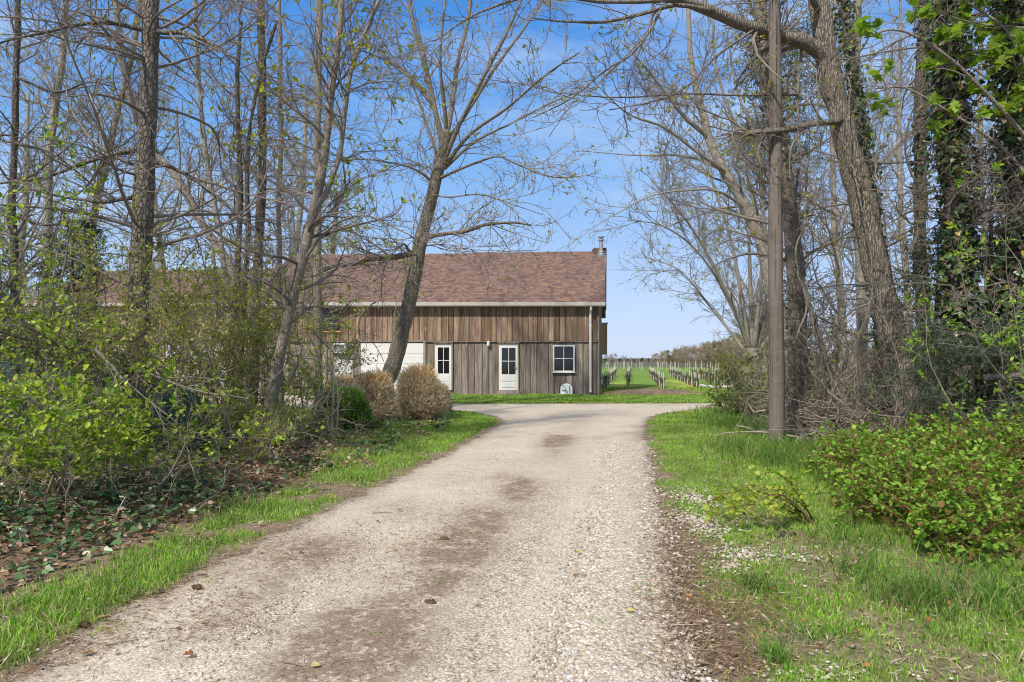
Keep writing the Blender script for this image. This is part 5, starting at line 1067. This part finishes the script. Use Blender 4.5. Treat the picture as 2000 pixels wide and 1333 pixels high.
# ================================================================== brush piles, hanging vines, fallen branches
def tangle(name, label, cat, spots, n, L, r, mat, group=None, gn=.22, up=0., zmax=.6, N=9, sub=True):
    c = np.mean([s[:3] for s in spots], 0); c[2] = 0; e = tag(thing(name, c, label, cat, group), kind='stuff')
    s = np.array(spots); k = rng.integers(0, len(s), n)
    p0 = s[k, :3] + rng.normal(size=(n, 3)) * np.stack([s[k, 3], s[k, 3], s[k, 3] * .4], 1); p0[:, 2] = np.abs(p0[:, 2]) * 1.0 + .03
    d = nrm(rng.normal(size=(n, 3)) * np.array([1, 1, .45])); ll = L * (.4 + .9 * rng.random(n)); P = [p0]
    for i in range(N - 1):
        d = nrm(d + gn * rng.normal(size=(n, 3)) + np.array([0, 0, up])); P.append(P[-1] + d * (ll / (N - 1))[:, None])
    P = np.stack(P, 1); gg = np.maximum(gz(P[..., 0].ravel(), P[..., 1].ravel()).reshape(n, N), 0); P[..., 2] = np.maximum(np.abs(P[..., 2]), gg + .012)
    R = r * (.4 + 1.0 * rng.random((n, 1)) ** 2) * np.linspace(1, .35, N)[None]
    g = Geo(); h = n // 2; g.tubes(P[:h], R[:h], 4)
    if sub:
        for q, w_ in sprout([(P, R)], 3, L * .3, ang=.8, N=5, gn=.2, up=0, rr=.5, rmin=.004): q[..., 2] = np.maximum(q[..., 2], .01); g.tubes(q, w_, 3)
    g.build('sticks', M[mat], e, c, smooth=True)
    g = Geo(); g.tubes(P[h:], R[h:], 4); g.build('pale_sticks', M['twig_pale'], e, c, smooth=True)
    return e
sp = lambda px, Y, z, s: (*((px - CX) / F * Y, Y), z, s)
tangle('brush_pile', 'heap of brown vines and dead sticks between the utility pole and the leaning tree', 'brush pile', [sp(1600, 13.2, .45, .5), sp(1670, 12.8, .3, .6), sp(1560, 14, .7, .5), sp(1720, 12.4, .2, .5)], 330, 1.5, .014, 'twig_brown', gn=.3)
tangle('brush_pile', 'long pale sticks lying at the foot of the leaning tree', 'brush pile', [sp(1720, 11.3, .12, .5), sp(1660, 11.8, .1, .4)], 60, 1.5, .016, 'twig_brown', gn=.12)
tangle('brush_pile', 'pale dry stems and brambles heaped right of the dark pine', 'brush pile', [sp(470, 11.5, .3, .5), sp(540, 12, .3, .4), sp(610, 12.8, .2, .4)], 140, 1.0, .007, 'twig_pale', gn=.25)
tangle('brush_pile', 'dead sticks and stems strewn below the slim grey tree', 'brush pile', [sp(560, 11.2, .15, .5), sp(480, 10.6, .15, .5), sp(620, 12.2, .12, .4)], 120, 1.1, .009, 'twig_brown', gn=.2)
tangle('brush_pile', 'dark tangle of fallen twigs under the twiggy shrubs on the left bank', 'brush pile', [sp(330, 8.8, .15, .6), sp(230, 7.6, .12, .5), sp(430, 9.6, .12, .5), sp(120, 6.6, .1, .5)], 170, .9, .007, 'twig_brown', gn=.2)
tangle('brush_pile', 'low mound of brush with old logs at the end of the right hand verge', 'brush pile', [sp(1470, 20, .35, .5), sp(1500, 19, .35, .5)], 110, 1.3, .016, 'twig_brown', gn=.25)
shrub('low_shrub', 'weedy green shrub growing through the low brush mound by the driveway bend', G0(1475, 18.6), 20, .95, .5, LV(.5, 7, 5, .005), dict(n=4.5, L=.07, W=.04, cols=[(.10, .17, .03), (.15, .21, .04), (.07, .12, .03), (.2, .2, .06)], on=[-1, -2]), r=.01, jit=.55)
shrub('low_shrub', 'yellow green bush beneath the wide many stemmed tree', G0(1462, 31), 18, 1.9, .45, LV(.7, 7, 5, .009), dict(n=4, L=.11, W=.06, cols=[(.26, .28, .05), (.2, .25, .05), (.30, .29, .09)], on=[-1, -2]), r=.014, jit=.9)
# logs at the mound
def log(label, a, c_, r, mat='bark_dark', cat='log'):
    a, c_ = np.array(a, float), np.array(c_, float); P = catmull(np.array([a, (a + c_) / 2 + np.array([.0, .05, .03]), c_]), 9); g = Geo(); g.tubes(P, np.linspace(r, r * .75, 9), 8, cap=True)
    tag(g.build('log', M[mat], None, a, smooth=True), label, cat)
log('grey weathered log lying across the low brush mound', (6.1, 18.4, .22), (7.3, 18.9, .16), .09, 'bark_slim')
log('fallen trunk lying behind the leaning tree amid the vines', (7.2, 13.9, .62), (10.1, 14.6, .55), .11, 'bark_dark')
log('broken dead branch poking left out of the dark hemlock', (7.2, 10.4, 1.55 - .25), (8.6, 10.6, 1.5 - .2), .055, 'bark_slim', 'branch')
log('pale dead branch on the grass under the large brown clipped shrub', (-2.5, 17.0, .05), (-1.6, 16.6, .04), .03, 'bark_slim', 'branch')
# hanging vines
def vine(label, pts, r, k=1):
    e0 = at(*pts[-1]); P = catmull([at(*p) for p in pts], 40); P += np.cumsum(rng.normal(size=(40, 3)) * .02, 0) * np.array([1, 1, .3]); P[0] = at(*pts[0])
    e = thing('hanging_vine', e0, label, 'vine'); g = Geo(); gen = [(P[None], np.full((1, 40), r) * np.linspace(1, .7, 40)[None])]
    g.tubes(gen[0][0], gen[0][1], 6)
    for l in (dict(n=16, L=.8, ang=1, N=7, gn=.35, up=-.12, rr=.45, rmin=.006), dict(n=4, L=.35, ang=.9, N=5, gn=.3, up=-.05, rr=.6, rmin=.005)):
        gen = sprout(gen, **l)
        for p, q in gen: g.tubes(p, q, 3)
    g.build('stem', M['bark_slim'], e, e0, smooth=True)
vine('thick twisting vine hanging right of the utility pole', [(1568, 60, 12.6), (1566, 180, 12.6), (1572, 300, 12.7), (1585, 410, 12.7), (1570, 500, 12.8), (1600, 600, 12.9), (1570, 700, 13), (1590, 860, 13.2)], .024)
vine('thin vine trailing down the left face of the leaning tree', [(1655, 150, 12.2), (1650, 300, 12.2), (1660, 420, 12.2), (1672, 560, 12.2), (1640, 700, 12.4), (1660, 870, 12.6)], .014)
vine('looping vine hanging from the branches right of the leaning tree', [(1720, 60, 12), (1735, 220, 12), (1715, 340, 12), (1740, 480, 12), (1725, 600, 12), (1760, 740, 12), (1740, 900, 12)], .014)
vine('vine arching through the pines between rough pine and slim tree', [(345, 210, 11.6), (360, 380, 11.5), (330, 470, 11.5), (300, 520, 11.4), (345, 530, 11.4), (410, 480, 11.5), (430, 600, 11.6), (400, 860, 11.8)], .02)
vine('grey vine strung down left of the rough barked pine', [(185, -20, 11.4), (175, 140, 11.4), (205, 280, 11.4), (170, 420, 11.3), (200, 600, 11.3), (180, 870, 11.4)], .014)
vine('curling vine stem rising in front of the small white side door', [(735, 590, 15), (705, 620, 15), (700, 660, 15), (690, 700, 15), (655, 690, 14.8), (612, 640, 14.6), (640, 730, 14.4), (625, 840, 14)], .018)

# ================================================================== vineyard
dirv = np.array([.176, 1.0])
pm = Geo(); pm.tubes(np.array([[0, 0, -.05], [0, 0, 1.0]]), np.full(2, .022), 6, cap=True)
po = pm.build('vineyard_post', mat_plain('grey_post_wood', (.55, .51, .46), .8, .25, 3, .2))
lab_p = 'thin pale grey post of the vineyard rows beyond the barn'
lab_v = 'short dark pruned grapevine in the vineyard rows beyond the barn'
vm = Geo(); q = np.array([[[0, 0, -.02], [.02, 0, .15], [-.02, .01, .3], [0, .02, .42]], [[0, .02, .38], [.04, .25, .46], [0, .5, .44], [.03, .75, .47]], [[0, .02, .38], [-.03, -.2, .45], [0, -.48, .46], [.02, -.72, .44]]])
vm.tubes(q, np.array([[.05, .045, .045, .05], [.035, .025, .02, .012], [.035, .025, .02, .012]]), 5)
for p, r in sprout([(q[1:], np.full((2, 4), .02))], 7, .28, ang=1.0, N=4, gn=.2, up=.25, rr=.6, rmin=.008): vm.tubes(p, r, 3)
vo = vm.build('grapevine', M['bark_dark'])
first_p, first_v = True, True; npst = nv = 0
for i, x34 in enumerate([4.5, 5.75, 7.55, 9.4, 11.3, 13.2, 15.1, 17.0, 19.0, 21.0, 23.0]):
    y0 = 34 + (1.5 if i < 2 else 0) + max(0, i - 2) * .5
    for k in range(19):
        y = y0 + k * 1.5 + random.uniform(-.1, .1); x = x34 + dirv[0] * (y - 34) + random.uniform(-.04, .04)
        if x / y < .133: continue
        o = po if first_p else po.copy()
        if not first_p: COL.objects.link(o)
        first_p = False; o.location = (x, y, 0); o.rotation_euler = (random.uniform(-.04, .04), random.uniform(-.04, .04), random.random()); s = random.uniform(.78, .95); o.scale = (1, 1, s)
        tag(o, lab_p, 'post', 'posts of the near vineyard rows'); npst += 1
        if k < 18 and nv < 280:
            o = vo if first_v else vo.copy()
            if not first_v: COL.objects.link(o)
            first_v = False; o.location = (x + dirv[0] * .75, y + .75, 0); o.rotation_euler = (0, 0, -.174 + random.uniform(-.15, .15) + math.pi * random.randint(0, 1)); o.scale = (random.uniform(.9, 1.3),) * 3
            tag(o, lab_v, 'grapevine', 'grapevines of the near vineyard rows'); nv += 1
for i in range(58):
    y = 82 + random.uniform(0, 26); x = random.uniform(.135, .36) * y
    o = po.copy(); COL.objects.link(o); o.location = (x, y, 0); o.rotation_euler = (random.uniform(-.05, .05), random.uniform(-.05, .05), 0); o.scale = (1.5, 1.5, 1.1); tag(o, 'thin grey post in the distant vineyard block near the tree line', 'post', 'posts of the distant vineyard block')
# drip tape lying along the row ends
P = catmull(np.array([at(1366, 757, 37.5), at(1385, 763, 35.5), at(1410, 764, 35), at(1436, 758, 36)]) * np.array([1, 1, 0]) + np.array([0, 0, .12]), 20); g = Geo(); g.tubes(P, np.full(20, .07), 6, cap=True)
tag(g.build('row_cover', M['white'], None, P[0], smooth=True), 'white rolled row cover lying along the ends of the vineyard rows', 'row cover')
# bare soil mound by the vineyard
th = np.linspace(0, 6.283, 41)[:-1]; g = Geo(); ring = []
for s, z in ((1, 0.0), (.8, .10), (.5, .2), (.2, .26)): ring.append(np.stack([6.2 + 2.6 * s * np.cos(th) * (1 + .12 * np.sin(3 * th)), 29.9 + .9 * s * np.sin(th), np.full(40, z) + .05 * (fnoise(np.cos(th) * 3, s * 5 + 0 * th, 2) - .4) * (z > 0)], 1))
ii = (np.arange(3)[:, None] * 40 + np.arange(40)[None]).ravel(); jj = (np.arange(3)[:, None] * 40 + (np.arange(40)[None] + 1) % 40).ravel()
g.add(np.concatenate(ring), [np.stack([ii, jj, jj + 40, ii + 40], 1), (120 + np.arange(40))[None]])
tag(g.build('soil_mound', mat_plain('dry_soil', (.20, .145, .10), .95, .45, 5, .8), None, (6.2, 29.9, 0), smooth=True), 'low mound of dry brown soil and cuttings beside the barn corner', 'mound')

# distant trees
def proto(name, h, cols, seed, leafy, bare=True):
    e = thing(name, (0, 0, 0), 'x', 'tree'); P = np.array([[0, 0, 0], [.1, 0, h * .15], [0, .1, h * .35], [.1, 0, h * .6], [0, 0, h * .8]]); R = np.linspace(.03 * h, .008 * h, 5)
    g = Geo(); g.tubes(P, R, 6); g.build('trunk', M['bark_grey'], e)
    g = Geo(); gen = [(P[None], R[None])]; al = []
    for l in (dict(n=16, L=h * .5, ang=.8, t0=.12, N=6, gn=.14, up=.1, rr=.5, rmin=.018, Lend=.5), dict(n=9, L=h * .22, ang=.7, N=5, gn=.18, up=.08, rr=.5, rmin=.014), dict(n=7, L=h * .10, ang=.7, N=4, gn=.2, up=.06, rr=.6, rmin=.012)):
        gen = sprout(gen, **l); al.append(gen)
        for p, q in gen: g.tubes(p, q, 3)
    cr = g.build('crown', M['twig_far'], e)
    if leafy:
        g = Geo(); leaf_on(g, al[-1], leafy, h * .035, h * .02, cols, 'leaf', .2, 1, .5, .8); o = g.build('leaves', M['leaf'], cr)
    return e
M['twig_far'] = mat_twig('hazy_brown_twigs', (.36, .285, .23), (.46, .38, .32))
FA = [proto('far_tree', 5.0, [(.26, .21, .13), (.22, .18, .12)], 1, .8), proto('far_tree', 5.0, [(.25, .25, .08), (.2, .22, .07)], 2, 2.5), proto('far_tree', 5.0, [(.06, .09, .05), (.08, .11, .06)], 3, 5)]
placed = [False] * 3; far_n = 0
def far(k, x, y, s, label, group=None):
    global far_n
    e = FA[k] if not placed[k] else copy_thing(FA[k])
    placed[k] = True; e.location = (x, y, 0); e.rotation_euler = (0, 0, random.random() * 6.28); e.scale = (s * random.uniform(1, 1.35), s * random.uniform(1, 1.35), s); e['label'] = label; e['category'] = 'tree'
    if group: e['group'] = group
    far_n += 1
gl = 'hazy brown bare trees in the line along the far side of the vineyard'
for i in range(46):
    t = i / 45; px = 1282 + 215 * t ** .9 + random.uniform(-6, 6); y = 175 - 112 * t ** .6 + random.uniform(-6, 6)
    top = 694 - 40 * t ** .8 + random.uniform(-4, 4); s = (CH - (top - HY) / F * y) / 5.0
    k = 1 if random.random() < .15 else 0
    far(k, (px - CX) / F * y, y, s * random.uniform(.95, 1.08), 'hazy brown bare tree in the line along the far side of the vineyard' if k == 0 else 'yellowish leafing tree in the line along the far side of the vineyard', gl)
for px, y, top, k, lb in [(1187, 150, 694, 0, 'tiny bare tree on the horizon nearest the barn corner'), (1199, 190, 692, 0, 'tallest tiny bare tree on the horizon right of the barn'), (1199, 170, 707, 2, 'small dark evergreen on the horizon right of the barn'), (1219, 190, 696, 0, 'lone thin tree on the horizon midway between barn and tree line'), (1262, 190, 703, 0, 'small bare tree on the horizon just left of the tree line')]:
    far(k, (px - CX) / F * y, y, (CH - (top - HY) / F * y) / 5.0 * 1.05, lb)
for i in range(16):
    y = 200 + random.uniform(0, 40); px = 1176 + i * 7; far(2 if i % 2 else 0, (px - CX) / F * y, y, .28 + .1 * random.random(), 'low bush of the hazy hedge line on the horizon right of the barn', 'low hedge line on the horizon')
for i in range(20):
    y = random.uniform(60, 100); px = 1560 + i * 26; far(0 if i % 3 else 1, (px - CX) / F * y, y, .55 + .5 * random.random(), 'low bare tree far across the field behind the right hand trunks', 'low trees across the field on the right')
for i in range(12):
    y = random.uniform(50, 75); px = -120 + i * 60; far(0 if i % 3 else 1, (px - CX) / F * y, y, 1.2 + .6 * random.random(), 'bare tree top rising behind the barn roofs on the left', 'trees behind the barn on the left')

# ================================================================== things lying on the driveway
def ground_pt(px, py): y = CH * F / (py - HY); return np.array([(px - CX) / F * y, y, .03])
def fallen(label, px, py, col, L, W, tmpl='leaf'):
    p = ground_pt(px, py); p[2] += max(0, zat(p[0], p[1])); g = Geo(); a = random.random() * 6.28; L *= .8; W *= .8
    g.leaves(p[None], np.array([[math.cos(a), math.sin(a), .12]]), np.array([[.25 * random.uniform(-1, 1), .25 * random.uniform(-1, 1), 1.0]]), L, W, np.array([col]), tmpl, .45)
    tag(g.build('fallen_leaf', M['dry'], None, p), label, 'leaf', 'fallen leaves on the driveway')
YL = (.55, .46, .12); BRN = (.22, .10, .05); TAN = (.48, .32, .18)
for a in [('yellow leaf lying flat in the middle of the right wheel track', 1123, 1086, (.48, .50, .08), .075, .06, 'round'), ('pale yellow leaf on the pebbles along the right edge', 1224, 1202, YL, .06, .045, 'round'), ('large cream leaf near the bottom of the picture', 626, 1310, (.62, .50, .24), .07, .055, 'round'), ('orange brown leaf above the yellow leaf in the right wheel track', 1152, 1037, (.40, .2, .06), .06, .04, 'maple'), ('tan leaf just below the orange brown leaf on the right wheel track', 1096, 1107, TAN, .07, .035, 'leaf'), ('dark brown leaf on the left wheel track, farthest of the row', 776, 1003, BRN, .09, .045, 'leaf'), ('small brown leaf on the left track at the verge', 699, 1026, BRN, .06, .03, 'leaf'), ('brown leaf just right of the small one on the left track', 737, 1026, BRN, .08, .03, 'leaf'), ('curled brown leaf lying alone in the lower left of the driveway', 377, 1288, (.25, .12, .06), .07, .05, 'maple'), ('small brown leaf above the curled one at the lower left', 353, 1238, (.2, .1, .06), .05, .035, 'maple'), ('tan leaf at the edge of the left grass verge', 511, 1085, (.45, .28, .15), .09, .05, 'maple'), ('dark brown leaf where the left verge meets the gravel', 585, 1085, BRN, .08, .04, 'leaf'), ('orange leaf in the left verge grass', 293, 1055, (.38, .12, .04), .08, .07, 'maple'), ('tan leaf flat on the dirt by the lower left grass clump', 188, 1218, (.42, .27, .13), .07, .05, 'leaf'), ('brown curled leaf on the dirt at the lower left corner', 163, 1290, (.26, .13, .07), .07, .05, 'maple'), ('thin brown leaf in the middle of the near driveway', 926, 1193, BRN, .06, .02, 'leaf'), ('pale cream leaf among the left bank ivy', 543, 970, (.6, .5, .3), .1, .08, 'round'), ('orange leaf in the near right grass', 1350, 1175, (.45, .2, .07), .06, .045, 'maple')]: fallen(*a)
cm = Geo(); t = np.linspace(0, 1, 14); cm.tubes(np.stack([t * .11, 0 * t, .02 + 0 * t], 1), .004 + .016 * np.sin(np.pi * np.clip(t * .99, 0, 1)) ** .8, 8, np.array([.16, .10, .06]), cap=True)
k = 60; tt = rng.random(k); aa = rng.random(k) * 6.28; rr = .004 + .016 * np.sin(np.pi * tt) ** .8
cm.leaves(np.stack([tt * .105, rr * np.cos(aa), .02 + rr * np.sin(aa)], 1), np.stack([np.full(k, .8), .6 * np.cos(aa), .6 * np.sin(aa)], 1), np.stack([np.zeros(k), np.cos(aa), np.sin(aa)], 1), .018, .014, np.array([(.24, .15, .09)]) * (.7 + .6 * rng.random((k, 1))), 'round', .1)
cone = cm.build('pine_cone', M['dry'])
first = True
for lb, px, py in [('pine cone at the edge of the lower left grass clump', 155, 1231), ('pine cone on the dirt strip along the left verge', 374, 1156), ('pine cone lying in the bare middle strip of the near driveway', 829, 1185), ('pine cone in the dark patch halfway up the driveway', 859, 1060)]:
    o = cone if first else cone.copy()
    if not first: COL.objects.link(o)
    first = False; p = ground_pt(px, py); p[2] = max(.02, zat(p[0], p[1]) + .015); o.location = p; o.rotation_euler = (0, 0, random.uniform(-.5, .5)); o.scale = (.75,) * 3; tag(o, lb, 'pine cone', 'pine cones on the driveway')
for lb, px, py, L, r, mt in [('long thin twig on the gravel beside the left dirt strip', 440, 1171, .22, .004, 'twig_pale'), ('dark twig at the lower middle left of the driveway', 628, 1266, .10, .006, 'twig_brown'), ('crooked twig left of the cream leaf', 550, 1304, .13, .004, 'twig_brown'), ('short reddish twig on the left wheel track', 536, 1210, .09, .003, 'twig_red'), ('thin twig on the left wheel track, far part', 727, 1008, .2, .005, 'twig_brown'), ('bent grey twig on the dirt at the lower left', 205, 1270, .15, .005, 'twig_brown'), ('twig lying on the right dirt edge of the near grass', 1310, 1232, .16, .007, 'twig_pale'), ('twig in the dark middle patch of the driveway', 845, 1062, .16, .006, 'twig_brown'), ('fine twig on the right wheel track', 1120, 1130, .1, .004, 'twig_brown')]:
    p = ground_pt(px, py); a = random.uniform(-.4, .4); P = p + np.cumsum(np.concatenate([[[0, 0, 0]], np.stack([np.cos(a + .25 * rng.normal(size=7)), np.sin(a + .25 * rng.normal(size=7)), .02 * rng.normal(size=7)], 1) * L / 7]), 0)
    g = Geo(); g.tubes(P, np.linspace(r, r * .5, 8), 5, cap=True); tag(g.build('twig', M[mt], None, p, smooth=True), lb, 'twig', 'twigs on the driveway')
